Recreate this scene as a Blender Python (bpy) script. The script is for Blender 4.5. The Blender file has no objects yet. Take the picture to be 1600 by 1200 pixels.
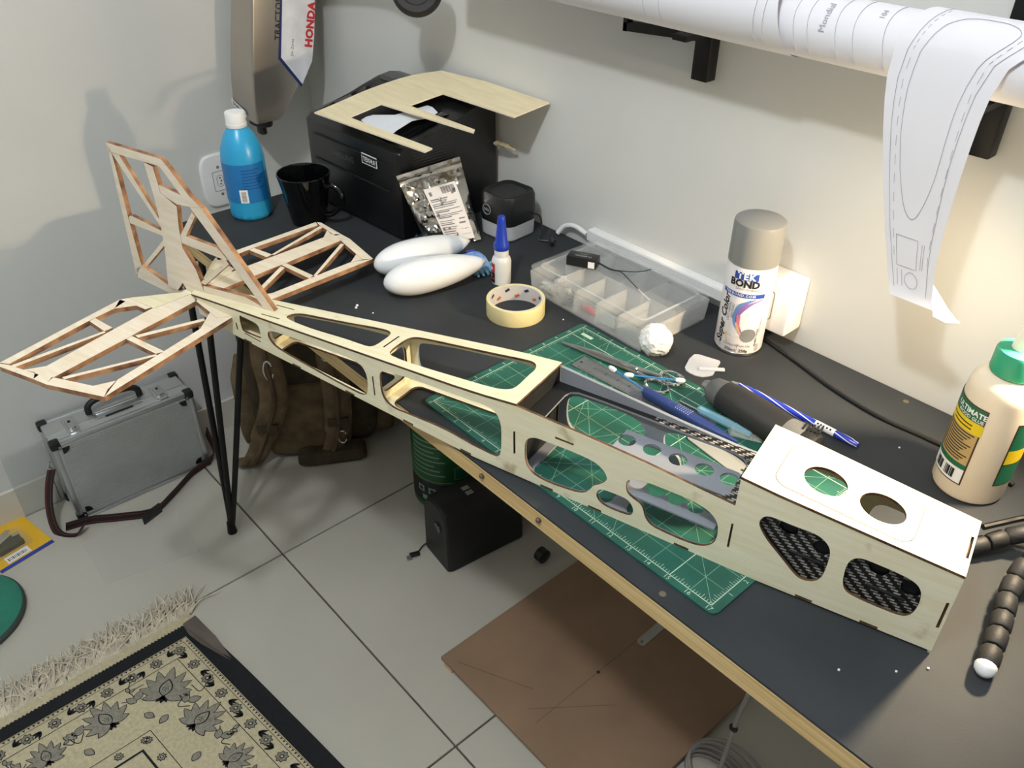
import bpy, bmesh, math, random
from mathutils import Vector, Matrix, noise
from mathutils.geometry import tessellate_polygon

random.seed(7)
PI = math.pi
scene = bpy.context.scene
COL = scene.collection

# ------------------------------------------------------------------ camera
cam_data = bpy.data.cameras.new('camera')
cam_data.sensor_width = 36.0
cam_data.lens = 36.0 * 1320.0 / 1600.0
cam_data.clip_start = 0.02
cam = bpy.data.objects.new('camera', cam_data)
COL.objects.link(cam)
# rows: right, down, forward (world directions)
RIGHT = Vector((0.6656, 0.7463, 0.0079)); DOWN = Vector((0.4356, -0.3799, -0.8161)); FWD = Vector((-0.6060, 0.5466, -0.5779))
mw = Matrix((RIGHT, -DOWN, -FWD)).transposed().to_4x4()
mw.translation = Vector((0.0, 0.0, 1.3633))
cam.matrix_world = mw
scene.camera = cam

# ------------------------------------------------------------------ world and exposure
world = bpy.data.worlds.new('room_ambient'); scene.world = world
world.use_nodes = True
world.node_tree.nodes['Background'].inputs[0].default_value = (0.80, 0.86, 0.90, 1)
world.node_tree.nodes['Background'].inputs[1].default_value = 0.27
scene.view_settings.view_transform = 'Standard'
scene.view_settings.look = 'None'
scene.view_settings.gamma = 1.0
scene.view_settings.use_curve_mapping = False
scene.view_settings.exposure = 0.26
CEILING_WATTS = 49.0
DESK_LAMP_WATTS = 24.0

# ------------------------------------------------------------------ materials
def lin(c):
    if isinstance(c, str):
        c = [int(c[i:i+2], 16) / 255.0 for i in (0, 2, 4)]
    return tuple((x / 12.92 if x <= 0.04045 else ((x + 0.055) / 1.055) ** 2.4) for x in c[:3]) + (1.0,)

def new_mat(name):
    m = bpy.data.materials.new(name); m.use_nodes = True
    nt = m.node_tree; b = nt.nodes['Principled BSDF']
    return m, nt, b

def nd(nt, typ, **kw):
    n = nt.nodes.new(typ)
    for k, v in kw.items():
        if k in n.inputs: n.inputs[k].default_value = v
        else: setattr(n, k, v)
    return n

def mat(name, col, rough=0.5, metal=0.0, var=0.08, vscale=20.0, stretch=(1, 1, 1), bump=0.0, bscale=200.0, coat=0.0, spec=0.5, col2=None, sss=0.0, sheen=0.0):
    m, nt, b = new_mat(name)
    c = lin(col)
    b.inputs['Roughness'].default_value = rough
    b.inputs['Metallic'].default_value = metal
    b.inputs['Coat Weight'].default_value = coat
    b.inputs['Specular IOR Level'].default_value = spec
    if sheen: b.inputs['Sheen Weight'].default_value = sheen
    if sss:
        b.inputs['Subsurface Weight'].default_value = sss
        b.inputs['Subsurface Radius'].default_value = (0.01, 0.008, 0.006)
    tc = nd(nt, 'ShaderNodeTexCoord'); mp = nd(nt, 'ShaderNodeMapping')
    mp.inputs['Scale'].default_value = stretch
    nt.links.new(tc.outputs['Object'], mp.inputs['Vector'])
    n = nd(nt, 'ShaderNodeTexNoise', Scale=vscale, Detail=4.0)
    nt.links.new(mp.outputs[0], n.inputs['Vector'])
    r = nd(nt, 'ShaderNodeValToRGB')
    lo = lin(col2) if col2 else tuple(x * (1 - 2 * var) for x in c[:3]) + (1,)
    hi = c if col2 else tuple(min(1, x * (1 + var)) for x in c[:3]) + (1,)
    r.color_ramp.elements[0].position = 0.3; r.color_ramp.elements[1].position = 0.7
    r.color_ramp.elements[0].color = lo; r.color_ramp.elements[1].color = hi
    nt.links.new(n.outputs['Fac'], r.inputs['Fac'])
    nt.links.new(r.outputs['Color'], b.inputs['Base Color'])
    if bump:
        n2 = nd(nt, 'ShaderNodeTexNoise', Scale=bscale, Detail=3.0)
        nt.links.new(tc.outputs['Object'], n2.inputs['Vector'])
        bp = nd(nt, 'ShaderNodeBump', Strength=bump, Distance=0.002)
        nt.links.new(n2.outputs['Fac'], bp.inputs['Height']); nt.links.new(bp.outputs[0], b.inputs['Normal'])
    return m

def wood(name, col, dark, stain, stretch=(2, 60, 60), stain_amt=0.62, rough=0.6):
    """pale wood with long grain and scattered brown scorch stains"""
    m, nt, b = new_mat(name)
    b.inputs['Roughness'].default_value = rough
    tc = nd(nt, 'ShaderNodeTexCoord'); mp = nd(nt, 'ShaderNodeMapping'); mp.inputs['Scale'].default_value = stretch
    nt.links.new(tc.outputs['Object'], mp.inputs['Vector'])
    g = nd(nt, 'ShaderNodeTexNoise', Scale=4.0, Detail=5.0, Roughness=0.65)
    nt.links.new(mp.outputs[0], g.inputs['Vector'])
    r = nd(nt, 'ShaderNodeValToRGB'); e = r.color_ramp.elements
    e[0].position = 0.35; e[1].position = 0.65; e[0].color = lin(dark); e[1].color = lin(col)
    nt.links.new(g.outputs['Fac'], r.inputs['Fac'])
    s = nd(nt, 'ShaderNodeTexNoise', Scale=28.0, Detail=3.0)
    nt.links.new(tc.outputs['Object'], s.inputs['Vector'])
    r2 = nd(nt, 'ShaderNodeValToRGB'); r2.color_ramp.elements[0].position = stain_amt; r2.color_ramp.elements[1].position = stain_amt + 0.22
    nt.links.new(s.outputs['Fac'], r2.inputs['Fac'])
    mx = nd(nt, 'ShaderNodeMixRGB'); mx.inputs['Color2'].default_value = lin(stain)
    nt.links.new(r2.outputs['Color'], mx.inputs['Fac']); nt.links.new(r.outputs['Color'], mx.inputs['Color1'])
    nt.links.new(mx.outputs[0], b.inputs['Base Color'])
    return m

def carbon_mat(name):
    """2/2 twill: short bright tow segments stepping diagonally over black"""
    m, nt, b = new_mat(name)
    tc = nd(nt, 'ShaderNodeTexCoord'); sx = nd(nt, 'ShaderNodeSeparateXYZ'); nt.links.new(tc.outputs['Object'], sx.inputs[0])
    def mth(op, a, c=None):
        n = nd(nt, 'ShaderNodeMath', operation=op)
        for k, v in enumerate((a, c)):
            if v is None: continue
            if isinstance(v, (int, float)): n.inputs[k].default_value = v
            else: nt.links.new(v, n.inputs[k])
        return n.outputs[0]
    yz = mth('ADD', sx.outputs['Y'], sx.outputs['Z'])
    u = mth('MULTIPLY', sx.outputs['X'], 330.0); v = mth('MULTIPLY', yz, 330.0)
    fu = mth('FLOOR', u); fv = mth('FLOOR', v)
    st = mth('MODULO', mth('ADD', mth('ADD', fu, mth('MULTIPLY', fv, 3.0)), 4000.0), 4.0)
    on = mth('LESS_THAN', st, 1.5)
    fr = mth('FRACT', mth('ADD', v, 1000.0)); ridge = mth('SINE', mth('MULTIPLY', fr, 3.1416))
    nz = nd(nt, 'ShaderNodeTexNoise', Scale=260.0, Detail=2.0); nt.links.new(tc.outputs['Object'], nz.inputs['Vector'])
    f = mth('MULTIPLY', mth('MULTIPLY', on, ridge), mth('MULTIPLY', nz.outputs['Fac'], 1.6))
    r = nd(nt, 'ShaderNodeValToRGB'); e = r.color_ramp.elements
    e[0].position = 0.25; e[1].position = 0.9; e[0].color = (0.010, 0.010, 0.010, 1); e[1].color = (0.42, 0.39, 0.35, 1)
    nt.links.new(f, r.inputs['Fac']); nt.links.new(r.outputs['Color'], b.inputs['Base Color'])
    b.inputs['Roughness'].default_value = 0.34
    return m

def clear_mat(name, col, opacity=0.3, rough=0.15):
    m, nt, b = new_mat(name)
    b.inputs['Base Color'].default_value = lin(col); b.inputs['Roughness'].default_value = rough
    t = nd(nt, 'ShaderNodeBsdfTransparent'); mx = nd(nt, 'ShaderNodeMixShader'); mx.inputs[0].default_value = opacity
    nt.links.new(t.outputs[0], mx.inputs[1]); nt.links.new(b.outputs[0], mx.inputs[2])
    nt.links.new(mx.outputs[0], nt.nodes['Material Output'].inputs['Surface'])
    return m

def glow_mat(name, col, strength):
    m, nt, b = new_mat(name)
    b.inputs['Emission Color'].default_value = col; b.inputs['Emission Strength'].default_value = strength
    return m

M = {}
M['wall'] = mat('wall_paint', 'd6d6d2', 0.75, var=0.03, vscale=3.0, bump=0.06, bscale=120)
M['tile'] = mat('floor_tile_porcelain', 'b9b6ab', 0.22, var=0.03, vscale=4.0, spec=0.4)
M['grout'] = mat('grout', '565043', 0.9, var=0.2, vscale=30)
M['ceiling'] = mat('ceiling_paint', 'e8e8e4', 0.9, var=0.02)
M['skirt'] = mat('skirting_tile', 'd2cec2', 0.3, var=0.03, vscale=4.0)
M['table'] = mat('black_laminate', '34373a', 0.62, var=0.14, vscale=7.0, bump=0.05, bscale=400, spec=0.22)
M['pine'] = wood('pine_edge', 'd9bf8b', 'bd9a62', '8a6434', stretch=(1.2, 30, 60), stain_amt=0.66)
M['blackmetal'] = mat('black_steel', '1b1b1c', 0.42, 0.5, var=0.1)
M['ply'] = wood('birch_plywood', 'ece5c8', 'e3d9b4', '9c7d46', stretch=(3, 40, 40), stain_amt=0.64)
M['plyburn'] = mat('laser_cut_edge', '6e4d2c', 0.75, var=0.3, vscale=90, col2='362416')
M['balsa'] = wood('balsa_sheet', 'eee2cf', 'e2d2b8', 'a07c54', stretch=(4, 30, 30), stain_amt=0.66)
M['balsaburn'] = mat('balsa_scorched_edge', 'c4956a', 0.75, var=0.3, vscale=38, col2='5a3420')
M['carbon'] = carbon_mat('carbon_weave')
M['matteblack'] = mat('matte_black', '141414', 0.55, var=0.2, vscale=60, bump=0.15, bscale=150)
M['greypaint'] = mat('grey_primer', '868b94', 0.5, var=0.04)
M['mat_green'] = mat('cutting_mat_green', '1f5c4e', 0.5, var=0.16, vscale=14, bump=0.05, bscale=500)
M['mat_line'] = mat('mat_print', 'b9d2bd', 0.6, var=0.05)
M['mat_line2'] = mat('mat_print_faint', '7da892', 0.6, var=0.1)
M['white'] = mat('white_plastic', 'eeeeee', 0.35, var=0.02)
M['gloss_white'] = mat('gloss_white_paint', 'eef0f2', 0.12, var=0.01, coat=0.5)
M['paper'] = mat('plan_paper', 'eceaf0', 0.8, var=0.02, vscale=6)
M['ink'] = mat('pencil_line', 'aaa9b4', 0.8, var=0.1)
M['ink_red'] = mat('red_line', 'b03a48', 0.8, var=0.1)
M['blackplastic'] = mat('black_plastic', '17181a', 0.4, var=0.1)
M['printerblack'] = mat('printer_black_shell', '131416', 0.32, var=0.1, vscale=30)
M['glossblack'] = mat('gloss_black', '08090a', 0.06, var=0.1, coat=0.5)
M['greyplastic'] = mat('grey_plastic', '8b8c8a', 0.4, var=0.05)
M['chrome'] = mat('chrome', 'd8d8d8', 0.12, 1.0, var=0.05)
M['steel'] = mat('steel', 'b2b4b6', 0.3, 1.0, var=0.06)
M['foil'] = mat('metallic_foil', 'd2cdc6', 0.16, 1.0, var=0.12, vscale=30)
M['black_print'] = mat('black_print', '1c1c1e', 0.6, var=0.05)
M['grey_print'] = mat('grey_print', '77777a', 0.6, var=0.05)
M['red_print'] = mat('red_print', 'c62f36', 0.5, var=0.04)
M['blue_print'] = mat('blue_print', '2a4ea8', 0.5, var=0.04)

# ------------------------------------------------------------------ building helpers
class B:
    """collects shapes into one mesh"""
    def __init__(s): s.bm = bmesh.new(); s.mi = 0; s.mats = None
    def _mark(s, faces):
        for f in faces: f.material_index = s.mi
    def box(s, c, size, rot=None, bev=0.0, seg=2):
        r = bmesh.ops.create_cube(s.bm, size=1.0); vs = r['verts']
        for v in vs: v.co = Vector((v.co.x * size[0], v.co.y * size[1], v.co.z * size[2]))
        fs = list({f for v in vs for f in v.link_faces})
        if bev:
            es = list({e for v in vs for e in v.link_edges})
            r2 = bmesh.ops.bevel(s.bm, geom=es, offset=bev, segments=seg, profile=0.5, affect='EDGES')
            vs = list({v for f in r2['faces'] for v in f.verts} | {v for v in vs if v.is_valid}); fs = list({f for v in vs for f in v.link_faces})
        if rot is not None:
            R = rot if isinstance(rot, Matrix) else Matrix.Rotation(rot, 3, 'Z')
            for v in vs: v.co = R @ v.co
        for v in vs: v.co += Vector(c)
        s._mark(fs); return s
    def ring(s, pts): return [s.bm.verts.new(p) for p in pts]
    def skin(s, rings, close=True, cap0=True, cap1=True):
        n = len(rings[0]); fs = []
        for a, b in zip(rings[:-1], rings[1:]):
            for i in range(n if close else n - 1):
                j = (i + 1) % n
                try: fs.append(s.bm.faces.new((a[i], a[j], b[j], b[i])))
                except ValueError: pass
        if close and cap0: fs.append(s.bm.faces.new(list(reversed(rings[0]))))
        if close and cap1: fs.append(s.bm.faces.new(rings[-1]))
        s._mark(fs); return s
    def lathe(s, prof, c=(0, 0, 0), n=40, cap0=True, cap1=True):
        rs = [s.ring([(c[0] + r * math.cos(2*PI*i/n), c[1] + r * math.sin(2*PI*i/n), c[2] + z) for i in range(n)]) for r, z in prof]
        return s.skin(rs, True, cap0, cap1)
    def tube(s, pts, r, n=10, r1=None, caps=True):
        pts = [Vector(p) for p in pts]; rs = []
        up = Vector((0, 0, 1)); prev = None
        for i, p in enumerate(pts):
            d = (pts[min(i + 1, len(pts) - 1)] - pts[max(i - 1, 0)]).normalized()
            if prev is None:
                a = up.cross(d)
                if a.length < 1e-3: a = Vector((1, 0, 0)).cross(d)
                a.normalize()
            else:
                a = (prev - d * prev.dot(d)).normalized()
            prev = a; b = d.cross(a)
            rad = r if r1 is None else r + (r1 - r) * i / max(1, len(pts) - 1)
            if isinstance(r, (list, tuple)): rad = r[i]
            rs.append(s.ring([p + a * rad * math.cos(2*PI*k/n) + b * rad * math.sin(2*PI*k/n) for k in range(n)]))
        return s.skin(rs, True, caps, caps)
    def ball(s, c, r, n=16, m=10, sc=(1, 1, 1)):
        v = bmesh.ops.create_uvsphere(s.bm, u_segments=n, v_segments=m, radius=r)['verts']
        for q in v: q.co = Vector((q.co.x * sc[0], q.co.y * sc[1], q.co.z * sc[2])) + Vector(c)
        s._mark({f for q in v for f in q.link_faces}); return s
    def poly(s, pts):
        vs = s.ring(pts); s._mark([s.bm.faces.new(vs)]); return s
    def prism(s, outline, z0, z1, fn=None):
        fn = fn or (lambda x, y, z: (x, y, z))
        a = s.ring([fn(x, y, z0) for x, y in outline]); b = s.ring([fn(x, y, z1) for x, y in outline])
        return s.skin([a, b])
    def plate(s, outline, holes, t, fn, edge_mi=1, bends=()):
        """flat sheet with holes, mapped by fn(x, y, w) with w in 0..t; faces take material 0, cut edges material edge_mi"""
        loops = [[Vector((x, y, 0)) for x, y in L] for L in [outline] + list(holes)]
        flat = [p for L in loops for p in L]
        tris = tessellate_polygon(loops)
        tb = bmesh.new()
        lo = [tb.verts.new((p.x, p.y, 0)) for p in flat]; hi = [tb.verts.new((p.x, p.y, t)) for p in flat]
        for tr in tris:
            for src, mi in ((lo, 0), (hi, 0)):
                try: f = tb.faces.new([src[i] for i in tr]); f.material_index = mi
                except ValueError: pass
        k = 0
        for L in loops:
            n = len(L)
            for i in range(n):
                j = (i + 1) % n
                try: f = tb.faces.new((lo[k+i], lo[k+j], hi[k+j], hi[k+i])); f.material_index = edge_mi
                except ValueError: pass
            k += n
        for bx in bends:
            bmesh.ops.bisect_plane(tb, geom=tb.verts[:] + tb.edges[:] + tb.faces[:], plane_co=(bx, 0, 0), plane_no=(1, 0, 0))
        mp = {}
        for v in tb.verts: mp[v] = s.bm.verts.new(fn(v.co.x, v.co.y, v.co.z))
        for f in tb.faces:
            try: g = s.bm.faces.new([mp[v] for v in f.verts]); g.material_index = f.material_index
            except ValueError: pass
        tb.free(); return s
    def add_mesh(s, me, fn=None):
        vs = [s.bm.verts.new(fn(v.co) if fn else v.co) for v in me.vertices]
        for p in me.polygons:
            try: f = s.bm.faces.new([vs[i] for i in p.vertices]); f.material_index = s.mi
            except ValueError: pass
        return s
    def move(s, fn):
        for v in s.bm.verts: v.co = Vector(fn(v.co))
        return s
    def mesh(s, name, mats, smooth=True, angle=0.6):
        bmesh.ops.recalc_face_normals(s.bm, faces=s.bm.faces[:])
        me = bpy.data.meshes.new(name); s.bm.to_mesh(me); s.bm.free()
        for m in (mats if isinstance(mats, (list, tuple)) else [mats]): me.materials.append(M[m] if isinstance(m, str) else m)
        if smooth:
            for p in me.polygons: p.use_smooth = True
            me.set_sharp_from_angle(angle=angle)
        return me
    def obj(s, name, mats, parent=None, smooth=True, angle=0.6, loc=None, rz=0.0):
        o = bpy.data.objects.new(name, s.mesh(name, mats, smooth, angle)); COL.objects.link(o)
        if parent is not None: o.parent = parent
        if loc is not None: o.location = loc
        if rz: o.rotation_euler = (0, 0, rz)
        return o

def tag(o, label=None, cat=None, group=None, kind=None):
    if label: o['label'] = label
    if cat: o['category'] = cat
    if group: o['group'] = group
    if kind: o['kind'] = kind
    return o

def thing(name, label, cat, loc=(0, 0, 0), rz=0.0, group=None, rot=None):
    o = bpy.data.objects.new(name, None); COL.objects.link(o)
    o.empty_display_size = 0.02; o.location = loc
    o.rotation_euler = rot if rot else (0, 0, rz)
    return tag(o, label, cat, group)

def shape(name, mesh_owner, parent=None):
    o = bpy.data.objects.new(name, mesh_owner.data); COL.objects.link(o); o.parent = parent; return o

FONT = {}
def text_mesh(body, size=0.01, bold=0.0, shear=0.0, space=1.0):
    cu = bpy.data.curves.new('lettering', 'FONT'); cu.body = body; cu.size = size
    cu.align_x = 'CENTER'; cu.align_y = 'CENTER'; cu.offset = bold * size; cu.shear = shear; cu.space_character = space
    cu.resolution_u = 2
    ob = bpy.data.objects.new('lettering', cu); COL.objects.link(ob)
    dg = bpy.context.evaluated_depsgraph_get()
    me = bpy.data.meshes.new_from_object(ob.evaluated_get(dg))
    bpy.data.objects.remove(ob); bpy.data.curves.remove(cu)
    return me

def rrect(cx, cy, w, h, r, n=5):
    P = []
    for sx, sy, a0 in ((1, 1, 0), (-1, 1, PI/2), (-1, -1, PI), (1, -1, 1.5*PI)):
        for i in range(n + 1):
            a = a0 + PI/2 * i / n
            P.append((cx + sx*(w/2 - r) + r*math.cos(a), cy + sy*(h/2 - r) + r*math.sin(a)))
    return P

def circle(cx, cy, r, n=28, ry=None):
    ry = ry or r
    return [(cx + r*math.cos(2*PI*i/n), cy + ry*math.sin(2*PI*i/n)) for i in range(n)]

def chaikin(P, it=2):
    for _ in range(it):
        Q = []
        for i in range(len(P)):
            (a, b_), (c, d) = P[i], P[(i + 1) % len(P)]
            Q += [(a*.75 + c*.25, b_*.75 + d*.25), (a*.25 + c*.75, b_*.25 + d*.75)]
        P = Q
    return P

def inset(P, d=.00028):
    cx = sum(p[0] for p in P)/len(P); cy = sum(p[1] for p in P)/len(P); out = []
    for x, y in P:
        r = math.hypot(x - cx, y - cy); k = max(0.0, 1 - d/max(r, 1e-6)); out.append((cx + (x - cx)*k, cy + (y - cy)*k))
    return out

def spline(pts, n=8):
    """Catmull-Rom through points"""
    P = [Vector(p) for p in pts]; P = [P[0]*2 - P[1]] + P + [P[-1]*2 - P[-2]]; out = []
    for i in range(1, len(P) - 2):
        for k in range(n):
            t = k / n; a, b, c, d = P[i-1], P[i], P[i+1], P[i+2]
            out.append(0.5*((2*b) + (c - a)*t + (2*a - 5*b + 4*c - d)*t*t + (3*b - a - 3*c + d)*t**3))
    out.append(P[-2]); return out

def wrap(r, ang0, z0, lift=0.0006):
    """flat lettering (x, y) onto a vertical cylinder of radius r"""
    return lambda c: ((r + lift) * math.cos(ang0 + c[0]/r), (r + lift) * math.sin(ang0 + c[0]/r), z0 + c[1])

def band(b, r, a0, a1, z0, z1, lift=0.0003, n=16, fz=None):
    """patch of a cylinder between two angles; fz(t) may bend its lower and upper edge"""
    lo = []; hi = []; n = max(2, math.ceil(abs(a1 - a0)/.09))
    for i in range(n + 1):
        a = a0 + (a1 - a0)*i/n; x, y = (r + lift)*math.cos(a), (r + lift)*math.sin(a)
        d = fz(i/n) if fz else 0
        lo.append((x, y, z0 + d)); hi.append((x, y, z1 + d))
    b.skin([b.ring(lo), b.ring(hi)], close=False); return b

DATA = {
'W1': [(0.8517,0.0325),(0.8484,0.0367),(0.8395,0.041),(0.8122,0.0442),(0.7832,0.0485),(0.7365,0.0538),(0.6901,0.0577),(0.6749,0.0561),(0.6671,0.0494),(0.6639,0.0374),(0.6664,0.0176),(0.67,0.0122),(0.6763,0.0089),(0.6873,0.0078),(0.7278,0.0081),(0.7907,0.0116),(0.8299,0.0143),(0.8428,0.0173),(0.8513,0.0246)],
'W2': [(0.6424,0.0547),(0.6385,0.0604),(0.6318,0.0638),(0.5922,0.0706),(0.5449,0.0754),(0.5,0.0801),(0.4786,0.0819),(0.4668,0.0773),(0.4613,0.0673),(0.4595,0.0547),(0.4601,0.0242),(0.4636,0.0162),(0.4709,0.0145),(0.5016,0.0168),(0.541,0.0196),(0.5969,0.015),(0.6224,0.0119),(0.6369,0.0169),(0.6431,0.0297)],
'W3': [(0.4293,0.0536),(0.424,0.0613),(0.4147,0.0655),(0.4001,0.0654),(0.3818,0.0665),(0.3462,0.0658),(0.3345,0.0598),(0.329,0.0523),(0.3292,0.0463),(0.3366,0.0381),(0.3438,0.033),(0.3471,0.0253),(0.3555,0.0149),(0.3818,0.0108),(0.4089,0.0097),(0.4244,0.0163),(0.4294,0.0294)],
'W4': [(0.3394,0.0247),(0.3373,0.0303),(0.3312,0.0334),(0.3089,0.0343),(0.3013,0.0322),(0.2961,0.0244),(0.2965,0.016),(0.3018,0.0122),(0.3218,0.0108),(0.3333,0.0125),(0.3389,0.0188)],
'W5': [(0.3077,0.0527),(0.3063,0.0591),(0.2996,0.0639),(0.2857,0.0665),(0.2625,0.0668),(0.2399,0.0671),(0.224,0.0641),(0.2145,0.0593),(0.2076,0.0501),(0.2061,0.0335),(0.2089,0.023),(0.2187,0.0134),(0.2367,0.0101),(0.2603,0.0105),(0.2748,0.0116),(0.2829,0.0194),(0.2869,0.0338),(0.2969,0.0375),(0.3059,0.0418)],
'W6': [(0.1704,0.069),(0.1708,0.0768),(0.1671,0.0834),(0.1606,0.0859),(0.1411,0.0844),(0.1205,0.0846),(0.1123,0.081),(0.1064,0.0749),(0.1042,0.0667),(0.104,0.0559),(0.1044,0.0446),(0.1059,0.0339),(0.112,0.0266),(0.1202,0.0241),(0.1274,0.0257),(0.1444,0.0417),(0.161,0.0564)],
'W7': [(0.0884,0.0646),(0.0856,0.0721),(0.0794,0.0764),(0.0697,0.0765),(0.0447,0.0747),(0.0319,0.0715),(0.0257,0.0645),(0.0236,0.0535),(0.0246,0.0377),(0.0293,0.0291),(0.0376,0.0267),(0.0576,0.0271),(0.0744,0.0283),(0.0835,0.0314),(0.0875,0.0404),(0.0886,0.0536)],
'S1': [(0.6558,0.0459),(0.6536,0.0469),(0.6531,0.0188),(0.6552,0.0175)],
'S2': [(0.4443,0.061),(0.4418,0.0621),(0.4411,0.0315),(0.4437,0.03)],
'S3': [(0.3923,0.0772),(0.3702,0.0773),(0.3701,0.0751),(0.3922,0.0745)],
'S4': [(0.1956,0.0582),(0.1935,0.059),(0.193,0.0276),(0.1952,0.0267)],
'S5': [(0.0049,0.0623),(0.0026,0.0631),(0.0023,0.0308),(0.0048,0.03)],
'T1': [(0.9095,0.04),(0.9034,0.04),(0.8712,0.0406),(0.8672,0.033),(0.8677,0.0191),(0.8701,0.0174),(0.902,0.0151),(0.9091,0.0155)],
'T2': [(0.9214,0.0233),(0.9183,0.0248),(0.9179,0.0138),(0.9203,0.0125)],
'T3': [(0.9033,0.0142),(0.8703,0.0126),(0.8707,0.0109),(0.9038,0.0124)],
'st_le': [(-0.0241,0.2288),(0.0061,0.014),(0.0211,0.0306),(0.0152,0.0612),(-0.0045,0.1991)],
'st_tip_front': [(0.0553,0.2568),(-0.0241,0.2288),(-0.013,0.2168),(0.0655,0.2442)],
'st_tip_rear': [(0.1393,0.2718),(0.0787,0.2604),(0.0826,0.251),(0.1343,0.2628),(0.1461,0.2684)],
'st_spar': [(0.0787,0.2604),(0.0553,0.2568),(0.0624,0.246),(0.0717,0.1382),(0.0754,0.1048),(0.0773,0.0762),(0.083,0.0198),(0.1058,0.0095),(0.114,0.0704),(0.0915,0.2515)],
'st_te': [(0.1475,0.2677),(0.1723,0.0827),(0.1616,0.08),(0.1552,0.102),(0.1527,0.1415),(0.1352,0.2614)],
'st_root_te': [(0.1723,0.0827),(0.166,0.0723),(0.116,0.0666),(0.1189,0.0768),(0.1383,0.0783),(0.1552,0.102)],
'st_sheet': [(0.166,0.0723),(0.1201,0.016),(0.1244,-0.0002),(0.1051,0.0101),(0.1115,0.0685)],
'st_rib': [(0.1527,0.1415),(0.1536,0.1319),(0.1112,0.1322),(0.1123,0.1438)],
'st_rib2': [(0.0727,0.1376),(0.0727,0.1285),(0.0056,0.1249),(0.0089,0.135)],
'st_diag1': [(0.131,0.2616),(0.113,0.1434),(0.1079,0.1444),(0.1232,0.2608)],
'st_diag2': [(0.0558,0.2368),(0.0086,0.1353),(0.004,0.1362),(0.049,0.2378)],
'st_diag3': [(0.0705,0.1254),(0.0345,0.0419),(0.0283,0.0453),(0.0623,0.1263)],
'st_root': [(0.0884,0.0184),(0.0869,0.0118),(0.0061,0.014),(0.0211,0.0306)],
'st_gus1': [(0.0448,0.0227),(0.0211,0.0254),(0.0153,0.0623)],
'st_gus2': [(0.0096,0.2261),(-0.0043,0.2),(-0.0125,0.2165)],
'st_gus3': [(0.1093,0.2575),(0.0932,0.2336),(0.0907,0.2509)],
'fn_te': [(1.1418,0.229),(1.1359,0.2158),(1.136,0.1879),(1.1384,0.1197),(1.1386,0.0623),(1.1384,0.04),(1.1589,0.0188),(1.1571,0.0371)],
'fn_top': [(1.1437,0.2286),(1.0268,0.2293),(1.0186,0.223),(1.0354,0.2179),(1.1442,0.2158)],
'fn_post': [(1.0667,0.2168),(1.049,0.2143),(1.0467,0.1907),(1.0465,0.178),(1.0168,0.1657),(1.0236,0.131),(1.0257,0.1009),(1.0063,0.0726),(0.9986,0.0354),(1.0346,0.0228),(1.0453,0.0405),(1.0654,0.0194),(1.0842,0.0186),(1.069,0.0866),(1.0636,0.1296),(1.0628,0.1676)],
'fn_le1': [(1.0351,0.2188),(1.0186,0.223),(0.983,0.1867),(0.9992,0.1824)],
'fn_knee': [(0.9974,0.1832),(0.9828,0.1873),(0.965,0.1763),(0.988,0.1707)],
'fn_le2': [(0.988,0.1707),(0.965,0.1763),(0.8555,0.0552),(0.8718,0.0485)],
'fn_rib1': [(1.0471,0.1896),(0.9971,0.1843),(0.9846,0.1721),(1.016,0.1681),(1.0482,0.1776)],
'fn_diag_a': [(0.987,0.1645),(0.9819,0.1598),(1.0124,0.1228),(1.026,0.1191)],
'fn_rib2': [(1.026,0.1191),(1.0124,0.1228),(0.9491,0.1222),(0.9332,0.1106),(0.937,0.1073),(1.0262,0.1088)],
'fn_diag_b': [(0.9354,0.1077),(0.9314,0.1031),(0.9935,0.0527),(1.0044,0.053)],
'fn_bottom': [(0.9991,0.0498),(0.9097,0.0599),(0.861,0.052),(0.9998,0.0313)],
'fn_rrib': [(1.1384,0.1197),(1.1318,0.1237),(1.0588,0.1161),(1.0607,0.1087),(1.139,0.1098)],
'fn_rdiag': [(1.1377,0.2155),(1.1205,0.2159),(1.0628,0.1321),(1.0623,0.1197),(1.0681,0.1262)],
'fn_rdiag2': [(1.0618,0.1072),(1.0627,0.0982),(1.1247,0.044),(1.1292,0.0477)],
'fn_rbot': [(1.1539,0.0317),(1.1387,0.0419),(1.0743,0.0229),(1.0557,0.0237),(1.08,0.011),(1.1562,0.0165)],
'balsa': [(-1.2154,0.6656),(-1.2382,0.7254),(-1.2726,0.8119),(-1.2964,0.9114),(-1.2888,0.979),(-1.1818,0.9973),(-1.0205,0.9983),(-0.9995,0.9002),(-1.172,0.8909),(-1.152,0.8061),(-0.9908,0.812),(-0.981,0.8013),(-1.1875,0.7747),(-1.1604,0.6963),(-0.9648,0.7108),(-0.9596,0.693)],
}

# ------------------------------------------------------------------ the room
XL, YB, ZT = -1.78, 0.972, 0.728        # left wall, back wall, table top height
b = B(); b.box((0.1, -0.5, -0.03), (3.96, 3.2, 0.05)); floor = tag(b.obj('floor', 'grout', smooth=False), kind='structure')
tile_me = None
for ix in range(-1, 4):
    for iy in range(-4, 1):
        x0, y0 = -1.2812 + 0.6*ix, 0.4908 + 0.6*iy
        xa, xb, ya, yb = max(x0, XL), x0 + 0.6, y0, min(y0 + 0.6, YB)
        b = B(); g = 0.0018
        b.box(((xa + xb)/2, (ya + yb)/2, -0.004), (xb - xa - 2*g, yb - ya - 2*g, 0.008), bev=0.0012, seg=1)
        b.obj('floor_tile', 'tile', floor, smooth=False)
b = B(); b.box((XL - 0.05, -0.5, 1.26), (0.1, 3.2, 2.62)); tag(b.obj('wall_left', 'wall', smooth=False), kind='structure')
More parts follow.
